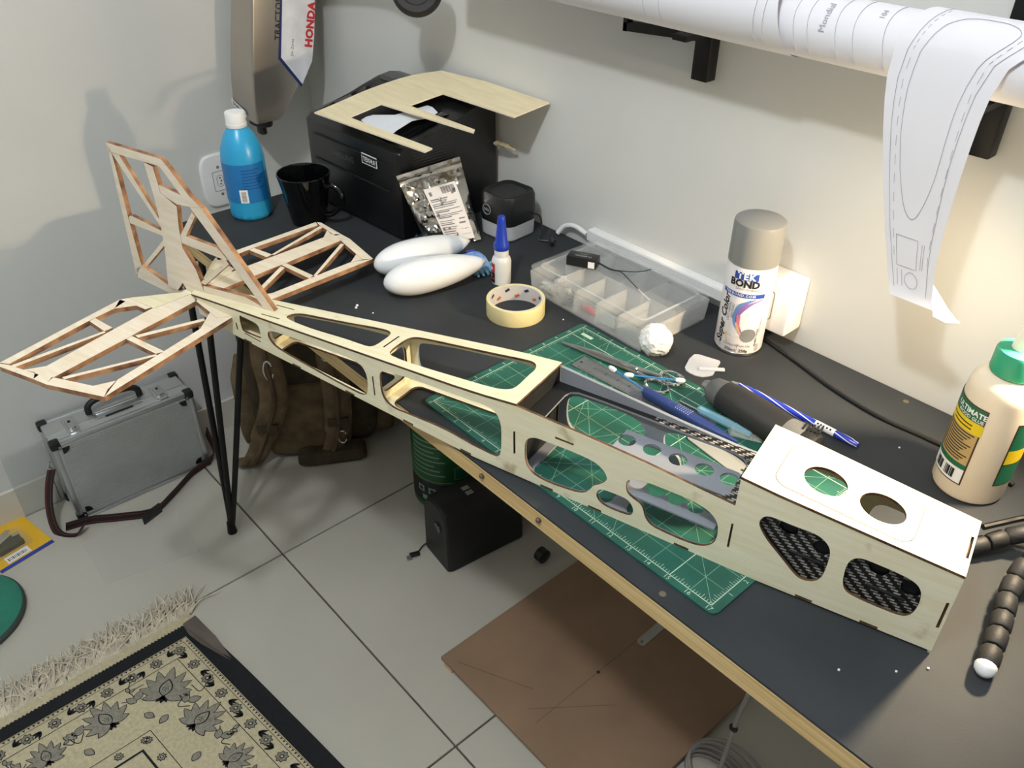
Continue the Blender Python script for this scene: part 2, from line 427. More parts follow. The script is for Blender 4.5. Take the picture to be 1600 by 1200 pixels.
b = B(); b.box((0.1, YB + 0.05, 1.26), (3.96, 0.1, 2.62)); tag(b.obj('wall_back', 'wall', smooth=False), kind='structure')
b = B(); b.box((0.1, -0.5, 2.6), (3.96, 3.2, 0.06)); tag(b.obj('ceiling', 'ceiling', smooth=False), kind='structure')
b = B(); b.box((XL + 0.002, -0.5, 0.038), (0.004, 2.93, 0.076)); sk = tag(b.obj('baseboard_left', 'grout', smooth=False), kind='structure')
for iy in range(-4, 4):
    ya, yb = 0.19 + 0.6*(iy - 1), min(0.19 + 0.6*iy, YB - 0.002)
    if yb - ya < 0.02: continue
    b = B(); b.box((XL + 0.006, (ya + yb)/2, 0.040), (0.009, yb - ya - 0.003, 0.080), bev=0.001, seg=1); b.obj('baseboard_tile', 'skirt', sk, smooth=False)

# ceiling lamp above the camera
lamp = thing('ceiling_lamp', 'round white ceiling lamp above the middle of the room', 'lamp', (-0.25, -0.33, 2.57))
b = B(); b.lathe([(0.09, 0.0), (0.09, -0.02), (0.06, -0.03)]); b.obj('base', 'white', lamp)
M['bulb_cool'] = glow_mat('lamp_glass_cool', (0.90, 0.96, 1.0, 1), 8.0)
b = B(); b.lathe([(0.02, -0.03), (0.04, -0.05), (0.045, -0.075), (0.03, -0.10), (0.004, -0.108)]); bulb = b.obj('bulb', 'bulb_cool', lamp)
ld = bpy.data.lights.new('ceiling_lamp_light', 'POINT'); ld.energy = CEILING_WATTS; ld.color = (0.93, 0.97, 1.0); ld.shadow_soft_size = 0.05
lo = bpy.data.objects.new('ceiling_lamp_light', ld); lo.location = (0, 0, -0.17); lo.parent = lamp; COL.objects.link(lo)

# ------------------------------------------------------------------ table
tb = thing('work_table', 'long narrow desk with black laminate top, pale wood edge and black hairpin legs', 'table', (0, 0, 0))
TX0, TX1, TY0, TY1 = -1.42, 0.55, 0.466, 0.968
b = B(); b.box(((TX0+TX1)/2, (TY0+TY1)/2, ZT - 0.0015), (TX1-TX0, TY1-TY0, 0.003)); b.obj('laminate_top', 'table', tb, smooth=False)
b = B(); b.box(((TX0+TX1)/2, (TY0+TY1)/2 - 0.0005, ZT - 0.0145), (TX1-TX0-0.001, TY1-TY0, 0.0225)); top = b.obj('wood_board', 'pine', tb, smooth=False)
for (x, y) in ((-0.309, 0.477), (-0.308, 0.953)):
    b = B(); b.lathe([(0.0036, 0), (0.0036, 0.0003), (0.002, 0.0002)], n=16); s_ = b.obj('screw_head', mat('brass_screw', '7d755f', .5, .5), tb, loc=(x, y, ZT))
for x in (-0.47, -0.565):
    b = B(); b.lathe([(0.003, 0), (0.0035, 0.002), (0.002, 0.004)], n=12); b.move(lambda c: (c[0], c[2] * -1, c[1])); b.obj('edge_bolt', mat('dark_bolt', '6a5f4c', .5, .6), tb, loc=(x, TY0 - 0.0005, ZT - 0.012))
def hairpin(fx, fy, sx):
    for k, (tx, ty) in enumerate(((fx + 0.004*sx, fy + 0.035), (fx + 0.055*sx, fy + 0.05), (fx + 0.085*sx, fy + 0.12))):
        b = B(); b.tube(spline([(tx, ty, ZT - 0.026), ((tx*2+fx)/3, (ty*2+fy)/3, 0.47), (fx + 0.2*(tx-fx), fy + 0.2*(ty-fy), 0.14), (fx, fy, 0.006)], 6), 0.0062, 10); b.obj('leg_rod', 'blackmetal', tb)
    b = B(); b.tube([(fx, fy, 0.0), (fx, fy, 0.03)], 0.011, 12, 0.008); b.obj('leg_foot', 'blackmetal', tb)
    b = B(); b.box((fx + 0.04*sx, fy + 0.07, ZT - 0.0275), (0.11, 0.11, 0.003)); b.obj('leg_plate', 'blackmetal', tb, smooth=False)
hairpin(-1.414, 0.440, 1); hairpin(0.54, 0.47, -1)

# ------------------------------------------------------------------ model aeroplane airframe
KW = [(0, .0386), (.16, .0462), (.5, .0475), (.97, .0165), (1.05, .0125)]
def wid(u):
    if u <= 0: return KW[0][1]
    for (a, p), (c, q) in zip(KW[:-1], KW[1:]):
        if u <= c: return p + (q - p)*(u - a)/(c - a)
    return KW[-1][1]
def zdeck(u): return .0995 - .1095*(u - .444)
def znose(u): return .098 + .102*u
af = thing('model_aeroplane_airframe', 'uncovered laser-cut wooden model aeroplane airframe lying across the desk', 'model plane', (-.1148, .6428, ZT + 0.003), math.radians(195))
BENDS = (.16, .5, .97)
OUT = [(0, 0), (.5, 0), (.93, .0005), (1.005, .008), (1.005, zdeck(1.005) - .003), (.97, zdeck(.97) - .003), (.444, .0965), (.4405, .0965), (.36, .0940), (.29, .0900), (.23, .0845), (.1957, .0815), (.1957, .1145), (0, .095)]
OUT_FAR = OUT[:8] + [(.36, .0890), (.29, .0825), (.23, .0782), (.1957, .0775)] + OUT[12:]
for k in ('W1', 'W2', 'W3', 'W4', 'W5', 'W6', 'W7', 'T1'): DATA[k] = chaikin(DATA[k])
HOLES = [DATA[k] for k in ('W1', 'W2', 'W3', 'W4', 'W5', 'W6', 'W7', 'S1', 'S2', 'S3', 'S4', 'S5', 'T1', 'T2', 'T3')]
for sg, nm in ((1, 'near'), (-1, 'far')):
    b = B(); b.plate(OUT if sg == 1 else OUT_FAR, HOLES, .003, lambda x, y, w, s=sg: (x, s*(wid(x) - w), y), bends=BENDS)
    b.obj('fuselage_side', ['ply', 'plyburn' if sg == 1 else 'greypaint'], af, smooth=False)
def uband(u0, u1, m, n=6): 
    us = [u0 + (u1 - u0)*i/n for i in range(n + 1)]
    return [(x, wid(x) - m) for x in us] + [(x, -(wid(x) - m)) for x in reversed(us)]
def rwin(u0, u1, m, r=.012, n=5):
    """window following the taper, rounded corners"""
    P = []
    for (ux, sgn, a0) in ((u1, 1, 0), (u0, 1, PI/2), (u0, -1, PI), (u1, -1, 1.5*PI)):
        cx = ux - r if ux == u1 else ux + r
        cy = sgn*(wid(cx) - m - r)
        for i in range(n + 1):
            a = a0 + PI/2*i/n; P.append((cx + r*math.cos(a), cy + r*math.sin(a)))
    return P
flat = lambda x, y, w: (x, y, w)
b = B(); b.plate(uband(.443, 1.0, .0031, 12), [rwin(.468, .64, .013), rwin(.672, .845, .010, .008)], .003, flat); b.obj('bottom_sheet', ['ply', 'plyburn'], af, smooth=False)
b = B(); b.plate(uband(.196, .442, .0031), [rwin(.33, .428, .009, .014), rwin(.208, .312, .009, .014)], .003, flat); b.obj('bay_floor', ['greypaint', 'greypaint'], af, smooth=False)
b = B(); b.plate(uband(.002, .195, .0031), [rwin(.02, .18, .010, .014)], .003, flat); b.obj('nose_floor', ['ply', 'plyburn'], af, smooth=False)
# top deck of the tail with its two lightening windows and slots
fy = lambda L: [(x, -y) for x, y in L]
D1 = fy([(.828,-.0088),(.83,-.0028),(.8265,.004),(.8155,.0097),(.7812,.0125),(.7443,.0157),(.7096,.0201),(.6835,.0224),(.6729,.0208),(.6674,.0154),(.6659,.0083),(.6656,-.0132),(.6688,-.0198),(.6765,-.0214),(.7128,-.0183),(.7597,-.0178),(.7877,-.0159),(.8162,-.0121)])
D2 = fy([(.6388,-.0206),(.641,-.0132),(.6419,.0036),(.6405,.0166),(.6341,.0238),(.616,.0262),(.5695,.029),(.5164,.0324),(.4829,.0354),(.4705,.035),(.4631,.0291),(.4595,.0201),(.4601,.0076),(.4588,-.0154),(.4609,-.025),(.4705,-.0306),(.4899,-.032),(.5343,-.0313),(.581,-.0306),(.6111,-.029),(.6268,-.0266),(.634,-.0251)])
slot = lambda u0, u1, y0, y1: [(u0, y0), (u1, y0), (u1, y1), (u0, y1)]
deckfn = lambda x, y, w: (x, y, zdeck(x) - .003 + w)
us = [.4405 + (1.015 - .4405)*i/14 for i in range(15)]
dk = [(x, wid(x) + .0003) for x in us] + [(1.022, .004), (1.022, -.004)] + [(x, -wid(x) - .0003) for x in reversed(us)]
b = B(); b.plate(dk, [chaikin(D1), chaikin(D2), slot(.834, .869, -.0135, -.0118), slot(.833, .868, .0148, .0165), slot(.6528, .6552, -.0155, .014)], .003, deckfn); b.obj('top_deck', ['ply', 'plyburn'], af, smooth=False)
# formers
def former(u, z0, z1, name, mats, hole=None, t=.003, inset=.0032):
    h = wid(u) - inset
    o_ = [(-h, z0), (h, z0), (h, z1), (-h, z1)]
    b = B(); b.plate(o_, [hole] if hole else [], t, lambda x, y, w: (u + w, x, y)); b.obj(name, mats, af, smooth=False)
former(.6525, .003, zdeck(.655) - .0032, 'former', ['ply', 'plyburn'], rrect(0, .037, .05, .048, .012))
former(.8575, .003, zdeck(.86) - .0032, 'former', ['ply', 'plyburn'], rrect(0, .026, .024, .026, .006))
former(.4445, .003, .0960, 'former', ['ply', 'plyburn'], rrect(0, .05, .062, .066, .014))
former(.4405, .003, .0955, 'bay_bulkhead', ['matteblack', 'matteblack'], None, .0035)
former(.1925, .003, .1135, 'former', ['ply', 'plyburn'], rrect(0, .058, .06, .07, .014))
former(.0020, .003, .0948, 'firewall', ['ply', 'plyburn'])
# nose top with hatch
NO = [(0, .0389), (.16, .0465), (.1957, .0466), (.1957, -.0466), (.16, -.0465), (0, -.0389)]
nosefn = lambda x, y, w: (x, y, znose(x) - .003 + w)
b = B(); b.plate(NO, [rrect(.1085, .0015, .1262, .0652, .014), slot(.0018, .0044, -.014, .0165)], .003, nosefn); b.obj('nose_top', ['ply', 'plyburn'], af, smooth=False)
b = B(); b.plate(rrect(.1085, .0015, .1250, .0640, .0136), [circle(.1303, .0015, .0200, 36, .0185), circle(.0776, .0025, .0205, 36, .0185)], .0032, nosefn); b.obj('nose_hatch', ['ply', 'plyburn'], af, smooth=False)
# carbon saddle plate with wing opening
zsad = lambda u: .0785 - .010*(u - .197)
SO = [(.1965, .0428), (.30, .0434), (.44, .0440), (.44, -.0440), (.30, -.0434), (.1965, -.0428)]
def sadfn(x, y, w): return (x, y, zsad(x) - .0025 + w)
b = B(); b.plate(SO, [[(.207, .030), (.2105, .0345), (.216, .0365), (.30, .0372), (.405, .0378), (.4165, .034), (.4195, .028), (.4215, -.024), (.419, -.032), (.411, -.0365), (.38, -.0372), (.30, -.035), (.225, -.032), (.2145, -.0285), (.2085, -.021)]], .0025, sadfn, bends=(.318,))
for f in b.bm.faces:
    if f.calc_center_median().x > .318 and f.material_index == 0: f.material_index = 2
b.obj('saddle_plate', ['carbon', 'greypaint', 'matteblack'], af, smooth=False)
# grey lining on the far inside of the wing bay
b = B(); b.plate([(.1965, .0770), (.30, .0765), (.4395, .0758), (.4395, .0965), (.36, .0890), (.29, .0825), (.23, .0782)], [], .0008, lambda x, y, w: (x, -(wid(x) - .0031 - w), y)); b.obj('bay_lining', ['greypaint', 'greypaint'], af, smooth=False)
LIN = [(.1965, .0755), (.1965, .004), (.4395, .004), (.4395, .0730), (.33, .0740)]
for sg in (1, -1):
    b = B(); b.plate(LIN, [DATA[k] for k in ('W3', 'W4', 'W5')], .0006, lambda x, y, w, s=sg: (x, s*(wid(x) - .0031 - w), y)); b.obj('bay_wall_lining', ['greypaint', 'greypaint'], af, smooth=False)
# grey tray with five round holes
TH = [circle(.3375 - .0295*i + (.002 if i > 3 else 0), -.0145 - .0005*i, .0098, 24) for i in range(5)]
b = B(); b.plate([(.3465, .010), (.3465, -.0315), (.2170, -.0315), (.2120, -.0270), (.2120, .010)], TH, .0025, lambda x, y, w: (x, y, .0530 + w)); b.obj('equipment_tray', ['greypaint', 'greypaint'], af, smooth=False)
# scalloped grey shelf just inside the near wall
sc_edge = []
for c_ in (.305, .283, .261, .239):
    sc_edge += [(c_ + .0085*math.cos(a), .0235 + .0085*math.sin(a)) for a in [PI*i/10 for i in range(11)]]
b = B(); b.plate([(.318, .0225)] + [(x, y) for x, y in sc_edge] + [(.212, .0225), (.212, .0425), (.318, .0428)], [], .002, lambda x, y, w: (x, y, .0360 + w)); b.obj('scalloped_shelf', ['greypaint', 'greypaint'], af, smooth=False)
# carbon doublers behind the nose windows
CH = [circle(.1455, .0735, .0088, 24), circle(.1130, .0640, .0088, 24), circle(.0635, .0655, .0092, 24), circle(.0335, .0560, .0092, 24)]
for sg in (1,):
    b = B(); b.plate([(.012, .006), (.186, .006), (.186, .108), (.012, .092)], CH, .002, lambda x, y, w, s=sg: (x, s*(wid(x) - .0075 - w), y), edge_mi=0, bends=(.16,)); b.obj('carbon_doubler', ['carbon'], af, smooth=False)
    b = B(); b.plate([(.014, .008), (.184, .008), (.184, .104), (.014, .089)], [], .001, lambda x, y, w, s=sg: (x, s*(wid(x) - .0120 - w), y), edge_mi=0, bends=(.16,)); b.obj('hole_shade_backing', ['matteblack'], af, smooth=False)  # added black sheet, paints the dark interior seen through the doubler holes
    for (u0, z0) in ((.108, .047), (.036, .042)):
        b = B(); b.box((u0 + .016, sg*(wid(u0 + .016) - .0065), z0), (.034, .003, .0032), bev=.001); b.obj('rail', 'matteblack', af)
# scorched tab joints along the lower and upper edges
for u0 in (.055, .115, .24, .34, .40, .51, .60, .70, .80, .90):
    for sg in (1, -1):
        k = math.atan((wid(u0 + .01) - wid(u0 - .01))/.02)
        b = B(); b.box((u0, sg*(wid(u0) - .0012), .0016), (.016, .0026, .0028), rot=sg*k); b.obj('tab_joint', 'plyburn', af, smooth=False)

# tail surfaces
PSI = math.radians(3.4); OU, OV = .92, -.0025
def stab_xy(a, bb):
    u = OU + a*math.cos(PSI) + bb*math.sin(PSI); v = OV + a*math.sin(PSI) - bb*math.cos(PSI)
    return u, -v
def stab_fn(sg, dz=0.0): return lambda x, y, w: (*stab_xy(x, sg*y), .023 + dz + w)
b = B()
for sg in (1, -1): b.plate(DATA['st_spar'] if sg == 1 else list(reversed(DATA['st_spar'])), [], .007, stab_fn(sg))
b.plate([(.083, .0198), (.1058, .0095), (.106, -.0095), (.083, -.0198)], [], .007, stab_fn(1))
stab = b.obj('stabilizer', ['balsa', 'balsaburn'], af, smooth=False)
for key, nm in (('le', 'leading_edge'), ('te', 'trailing_edge'), ('tip_front', 'tip_bar'), ('tip_rear', 'tip_bar'), ('root_te', 'corner_block'), ('sheet', 'root_sheet'), ('rib', 'rib'), ('rib2', 'rib'), ('diag1', 'diagonal_brace'), ('diag2', 'diagonal_brace'), ('diag3', 'diagonal_brace'), ('root', 'root_rib'), ('gus1', 'gusset'), ('gus2', 'gusset'), ('gus3', 'gusset')):
    for sg in (1, -1):
        dz = -.0004 if nm in ('rib', 'diagonal_brace', 'gusset') else (.0003 if nm == 'root_sheet' else 0)
        b = B(); b.plate(inset(DATA['st_' + key]), [], .007, stab_fn(sg, dz)); b.obj(nm, ['ply' if nm == 'root_sheet' else 'balsa', 'balsaburn'], stab, smooth=False)
finfn = lambda x, y, w: (x, -.0035 + w, y)
b = B(); b.plate(DATA['fn_post'], [], .007, finfn); fin = b.obj('fin', ['balsa', 'balsaburn'], af, smooth=False)
for key, nm in (('te', 'rudder_edge'), ('top', 'fin_tip'), ('le1', 'leading_edge'), ('knee', 'leading_edge_splice'), ('le2', 'leading_edge'), ('rib1', 'rib'), ('rib2', 'rib'), ('diag_a', 'diagonal_brace'), ('diag_b', 'diagonal_brace'), ('bottom', 'root_rib'), ('rrib', 'rib'), ('rdiag', 'diagonal_brace'), ('rdiag2', 'diagonal_brace'), ('rbot', 'rudder_base')):
    b = B(); t = .006 if 'diag' in nm or nm == 'rib' else .007
    b.plate(inset(DATA['fn_' + key]), [], t, lambda x, y, w, t=t: (x, -t/2 + w, y)); b.obj(nm, ['balsa', 'balsaburn'], fin, smooth=False)

# ------------------------------------------------------------------ cutting mat and tools
MX0, MX1, MY0, MY1 = -.7105, -.2585, .4905, .7775
mat_t = thing('cutting_mat', 'green gridded cutting mat lying under the airframe', 'cutting mat', (MX0, MY0, ZT))
MWX, MWY = MX1 - MX0, MY1 - MY0
b = B(); b.plate(rrect(MWX/2, MWY/2, MWX, MWY, .008), [], .0028, lambda x, y, w: (x, y, w), edge_mi=0); b.obj('mat_sheet', 'mat_green', mat_t, smooth=False)
ox, oy = .0095, .0085; IX, IY = (MWX - 2*ox)/17, (MWY - 2*oy)/11
def line(b, p, q, w):
    d = Vector((q[0]-p[0], q[1]-p[1])).normalized(); n = Vector((-d.y, d.x))*w/2; z = .0030
    b.poly([(p[0]+n.x, p[1]+n.y, z), (p[0]-n.x, p[1]-n.y, z), (q[0]-n.x, q[1]-n.y, z), (q[0]+n.x, q[1]+n.y, z)])
G = lambda i, j: (ox + i*IX, oy + j*IY)
b = B()
for i in range(18): 
    b.mi = 0 if i in (0, 17) or i % 5 == 0 else 1; line(b, G(i, 0), G(i, 11), .0010 if b.mi == 0 else .0006)
for j in range(12):
    b.mi = 0 if j in (0, 11) or j % 5 == 0 else 1; line(b, G(0, j), G(17, j), .0010 if b.mi == 0 else .0006)
b.mi = 1
for (p, q) in (((0, 0), (11, 11)), ((17, 0), (6, 11)), ((0, 11), (11, 0)), ((17, 11), (6, 0)), ((0, 0), (17, 8)), ((5, 0), (11, 11)), ((12, 0), (6, 11)), ((2, 11), (8.3, 0)), ((0, 5), (17, 5.0))): line(b, G(*p), G(*q), .0006)
b.mi = 0
for i in range(17*8):
    if i % 8:
        L = .0065 if i % 4 == 0 else .004
        x = ox + i*IX/8; line(b, (x, oy), (x, oy + L), .0005); line(b, (x, oy + 11*IY), (x, oy + 11*IY - L), .0005)
for i in range(11*8):
    if i % 8:
        L = .0065 if i % 4 == 0 else .004
        y = oy + i*IY/8; line(b, (ox, y), (ox + L, y), .0005); line(b, (ox + 17*IX, y), (ox + 17*IX - L, y), .0005)
b.poly([(.020, .262, .003), (.040, .262, .003), (.040, .268, .003), (.020, .268, .003)])
b.obj('printed_grid', ['mat_line', 'mat_line2'], mat_t, smooth=False)['kind'] = 'stuff'
b = B()
for i in range(18):
    m_ = text_mesh(str(i), .0075)
    b.add_mesh(m_, lambda c, i=i: (ox + i*IX + c[0], oy - .0042 + c[1], .0030)); b.add_mesh(m_, lambda c, i=i: (ox + i*IX - c[0], oy + 11*IY + .0042 - c[1], .0030))
for j in range(1, 11):
    m_ = text_mesh(str(j), .0070); b.add_mesh(m_, lambda c, j=j: (ox - .0045 - c[1], oy + j*IY + c[0], .0030)); b.add_mesh(m_, lambda c, j=j: (ox + 17*IX + .0045 - c[1], oy + j*IY + c[0], .0030))
b.obj('printed_numbers', 'mat_line', mat_t, smooth=False)['kind'] = 'stuff'
ZM = ZT + .0032

rl = thing('steel_ruler', 'narrow steel ruler lying on the cutting mat beside the wing bay', 'ruler', (-.6435, .6865, ZM), math.radians(4.5))
b = B(); b.plate(rrect(.105, .014, .21, .028, .003), [circle(.006, .014, .0022, 16)], .001, lambda x, y, w: (x, y, w), edge_mi=0); b.obj('blade', mat('brushed_steel', '9a9da0', .42, .85, var=.05), rl, smooth=False)
b = B()
for i in range(101):
    x = .010 + .0019*i; L = .006 if i % 10 == 0 else (.0045 if i % 5 == 0 else .003)
    b.box((x, .028 - L/2 - .0006, .00105), (.0003, L, .0001)); b.box((x, L/2 + .0006, .00105), (.0003, L, .0001))
b.obj('engraved_marks', 'black_print', rl, smooth=False)['kind'] = 'stuff'
b = B()
for i in range(1, 11): b.add_mesh(text_mesh(str(i), .007), lambda c, i=i: (.010 + .019*i + c[0], .0145 + c[1], .0011))
b.obj('engraved_numbers', 'black_print', rl, smooth=False)['kind'] = 'stuff'
wr = thing('plastic_ruler', 'whitish plastic ruler lying flat behind the wing bay, partly under a knife', 'ruler', (-.400, .686, ZM), math.radians(-8))
b = B(); b.plate(rrect(0, 0, .085, .024, .004), [circle(.036, 0, .002, 14)], .0012, lambda x, y, w: (x, y, w), edge_mi=0); b.obj('strip', 'greyplastic', wr, smooth=False)
b = B()
for i in range(40): b.box((-.039 + .002*i, .0095, .00126), (.0003, .004, .0001))
b.obj('printed_scale', 'black_print', wr, smooth=False)['kind'] = 'stuff'

# locking forceps
fc = thing('forceps', 'grey steel locking forceps with ring handles resting on the mat', 'forceps', (0, 0, ZM))
for k, (p0, p1, p2, rc) in enumerate((((-.688, .7135), (-.572, .7365), (-.5500, .7360), (-.5335, .7320)), ((-.688, .7150), (-.572, .7380), (-.5430, .7480), (-.5285, .7560)))):
    b = B(); z = .0035 + .004*k
    b.tube([(p0[0], p0[1], .003), (p1[0] - .06, p1[1] - .012, z), (p1[0], p1[1], z), (p2[0], p2[1], z)], [.0010, .0034, .0036, .0026], 8); arm = b.obj('arm', 'steel', fc)
    b = B(); P = [(rc[0] + .0165*math.cos(2*PI*i/28), rc[1] + .0125*math.sin(2*PI*i/28), z) for i in range(29)]
    b.tube(P, .0023, 8, caps=False); b.obj('finger_ring', 'chrome', fc)
b = B(); b.lathe([(.0035, -.001), (.0035, .0095), (.002, .011)], (-.572, .7372, 0), 14); b.obj('pivot', 'chrome', fc)

def swab(name, p, q, label):
    p, q = Vector(p), Vector(q); t = thing(name, label, 'cotton swab', tuple(p), group=None); d = (q - p)
    b = B(); b.tube([d*.08, d*.92], .0012, 8); b.obj('stick', mat('swab_stick_blue', '2f79b8', .4, var=.04), t)
    for k in (0, 1):
        a, c = (d*0, d*.16) if k == 0 else (d, d*.84)
        b = B(); b.tube([a, a + (c-a)*.15, a + (c-a)*.5, a + (c-a)*.9, c], [.0012, .0028, .0034, .0028, .0012], 10); b.obj('cotton_tip', 'white', t)
swab('cotton_swab', (-.5725, .7120, ZT + .0135), (-.5085, .7570, ZT + .0165), 'blue cotton swab with both white tips free, lying across the forceps rings')
swab('cotton_swab', (-.5985, .7115, ZT + .0130), (-.5200, .7100, ZT + .0080), 'blue cotton swab partly hidden beneath the dark blue hobby knife')
kn = thing('hobby_knife', 'dark blue plastic hobby knife handle lying over the steel ruler', 'knife', (-.5330, .7075, ZT + .0100), math.radians(0.5))
b = B(); M['navy'] = mat('navy_plastic', '24366e', .4, var=.05)
rs = [b.ring([(x, y*wd + yo, z*ht) for y, z in rrect(0, 0, 2, 2, .7, 3)]) for x, wd, ht, yo in ((0, .0055, .0055, 0), (.004, .0068, .0060, 0), (.05, .0072, .0062, 0), (.085, .0070, .0058, 0), (.115, .0050, .0048, .001), (.140, .0012, .0030, .002))]
b.skin(rs); b.obj('handle', 'navy', kn)
b = B(); b.mi = 0
for i in range(7):
    for j in range(4): b.box((.052 + .0032*i, -.0045 + .003*j, .0061), (.0011, .0011, .0008))
b.obj('grip_dots', mat('grip_dots', '8f9cc4', .5), kn, smooth=False)
b = B(); b.tube([(.04, .002, .006), (.041, -.002, .0064), (.040, -.005, .006)], .0006, 6); b.obj('pocket_clip', 'navy', kn)
sd = thing('clear_screwdriver', 'slim translucent light blue screwdriver beside the hobby knife', 'screwdriver', (-.4925, .7290, ZM + .0062), math.radians(4))
M['clearblue'] = clear_mat('clear_blue_plastic', '8fc4dc', .55, .1)
b = B(); b.tube([(0, 0, -.003), (.028, 0, -.003)], .0017, 10); b.obj('shaft', 'steel', sd)
b = B(); b.tube([(.026, 0, 0), (.030, 0, 0), (.06, 0, 0), (.0765, 0, 0), (.0785, 0, 0), (.098, 0, 0), (.101, 0, 0)], [.003, .0052, .0056, .0052, .0058, .0044, .0036], 8); b.obj('handle', 'clearblue', sd, smooth=False)
M['clearplastic'] = clear_mat('clear_plastic', 'd3ddda', .28, .12)
cb = thing('blister_shell', 'crumpled clear plastic shell by the rear of the nose box', 'packaging', (0, 0, ZM))
b = B(); P = [(-.442, .751), (-.394, .763), (-.378, .739), (-.412, .722)]
b.skin([b.ring([(x, y, .0006) for x, y in P]), b.ring([(-.415 + (x+.415)*.94, .745 + (y-.745)*.9, .009) for x, y in P])]); b.obj('shell', 'clearplastic', cb, smooth=False)
b = B(); b.skin([b.ring([(x, y, .0012) for x, y in [(-.436, .748), (-.396, .758), (-.383, .739), (-.41, .726)]]), b.ring([(x, y, .003) for x, y in [(-.430, .746), (-.40, .753), (-.39, .742), (-.41, .731)]])]); b.obj('insert', 'clearplastic', cb, smooth=False)

# cordless engraving tool
rt = thing('rotary_tool', 'black cordless hand tool with grey collars behind the nose box', 'power tool', (-.4850, .7640, ZT + .0225), math.radians(-4.5))
def oval_body(secs): 
    b = B(); b.skin([b.ring([(x, ry*math.cos(2*PI*i/24), rz*math.sin(2*PI*i/24)) for i in range(24)]) for x, ry, rz in secs]); return b
oval_body([(0.0, .0045, .004), (.004, .0075, .006), (.012, .0085, .007)]).obj('chuck', 'steel', rt)
oval_body([(.011, .012, .011), (.016, .0165, .0150), (.034, .0195, .0180)]).obj('nose_collar', 'greyplastic' if False else mat('dark_grey_plastic', '5c5d5d', .45), rt)
oval_body([(.033, .0195, .0180), (.05, .0225, .0200), (.08, .0240, .0205), (.11, .0225, .0200), (.128, .0210, .0195)]).obj('grip', mat('soft_black_rubber', '1e1e1f', .6, bump=.1), rt)
oval_body([(.127, .0215, .0198), (.14, .0235, .0205), (.150, .0235, .0205)]).obj('rear_collar', mat('mid_grey_plastic', '6f6f6d', .4), rt)
oval_body([(.149, .0222, .0200), (.158, .0220, .0200), (.166, .0185, .017), (.170, .010, .010)]).obj('end_cap', 'blackplastic', rt)
b = B()
for i in range(5): b.box((.145 + .004*i, .004 + .002*i, .0205), (.0022, .014, .0018), rot=.3)
b.obj('vent_ribs', 'blackplastic', rt, smooth=False)
b = B(); b.box((.138, .018, .0125), (.006, .004, .003)); b.obj('vent_slot', 'black_print', rt)

pn = thing('striped_pen', 'royal blue pen with white spiral stripes lying behind the hand tool', 'pen', (-.4780, .8160, ZT + .0048), math.radians(1.5))
b = B(); n = 24; rr = []; L = .166
for k in range(41):
    x = .012 + L*k/40; tw = k*.16; r = .0046 if 2 < k < 39 else .0036
    rr.append(b.ring([(x, r*math.cos(2*PI*i/n + tw), r*math.sin(2*PI*i/n + tw)) for i in range(n)]))
b.skin(rr)
for f in b.bm.faces:
    if len(f.verts) == 4:
        pass
body = b
b.bm.faces.ensure_lookup_table()
idx = 0
for f in b.bm.faces:
    if len(f.verts) == 4:
        if (idx % n) in (0, 6, 12, 18): f.material_index = 1
        idx += 1
b.obj('barrel', [mat('royal_blue', '2238b4', .25, coat=.4), 'white'], pn)
b = B(); b.tube([(0, 0, 0), (.004, 0, 0), (.013, 0, 0)], [.0008, .0016, .0034], 12); b.obj('tip', 'clearplastic', pn)
b = B(); b.tube([(.122, 0, 0), (.148, 0, 0)], .0048, 20); lb = b.obj('paper_label', 'white', pn)
b = B()
for i, x in enumerate((.126, .130, .1335, .138, .1425)): b.box((x, -.0028, .0040), (.0022, .0022, .0006), rot=Matrix.Rotation(.6, 3, 'X'))
b.obj('label_print', 'black_print', lb, smooth=False)['kind'] = 'stuff'

sp = thing('plastic_scoop', 'small white translucent plastic spreader on the desk by the spray can', 'spreader', (0, 0, ZT))
b = B(); b.plate([(-.5415, .800), (-.5505, .8207), (-.553, .8348), (-.549, .839), (-.5208, .8478), (-.517, .845), (-.5057, .8139), (-.507, .809), (-.5119, .8005), (-.520, .7955), (-.5287, .7945), (-.536, .7955)], [], .0014, lambda x, y, w: (x, y, w + .0003), edge_mi=0); b.obj('blade', clear_mat('milky_plastic', 'e6e6e8', .62, .3), sp, smooth=False)
b = B(); b.box((-.5135, .8215, .003), (.034, .0062, .003), rot=math.radians(44), bev=.001); b.obj('handle', clear_mat('milky_plastic_thick', 'ebebee', .8, .3), sp)

ct = B(); bmesh.ops.create_icosphere(ct.bm, subdivisions=6, radius=.0225)
for v in ct.bm.verts:
    d = v.co.normalized(); nn = noise.noise(d*2.6)*.10 + noise.noise(d*6)*.05 + noise.noise(d*18)*.022 + noise.noise(d*45)*.014 + noise.noise(d*95)*.012
    v.co = Vector((d.x*.0235, d.y*.0215, d.z*.0225))*(1 + nn)
    v.co.z = max(v.co.z, -.0185)
o_ = ct.obj('cotton_ball', mat('cotton_wool', 'f2f1ef', .95, var=.02, bump=.5, bscale=900, sheen=.4), loc=(-.5955, .8005, ZT + .0185), angle=3.0); tag(o_, 'fluffy white cotton ball on the desk beside the organizer', 'cotton ball')

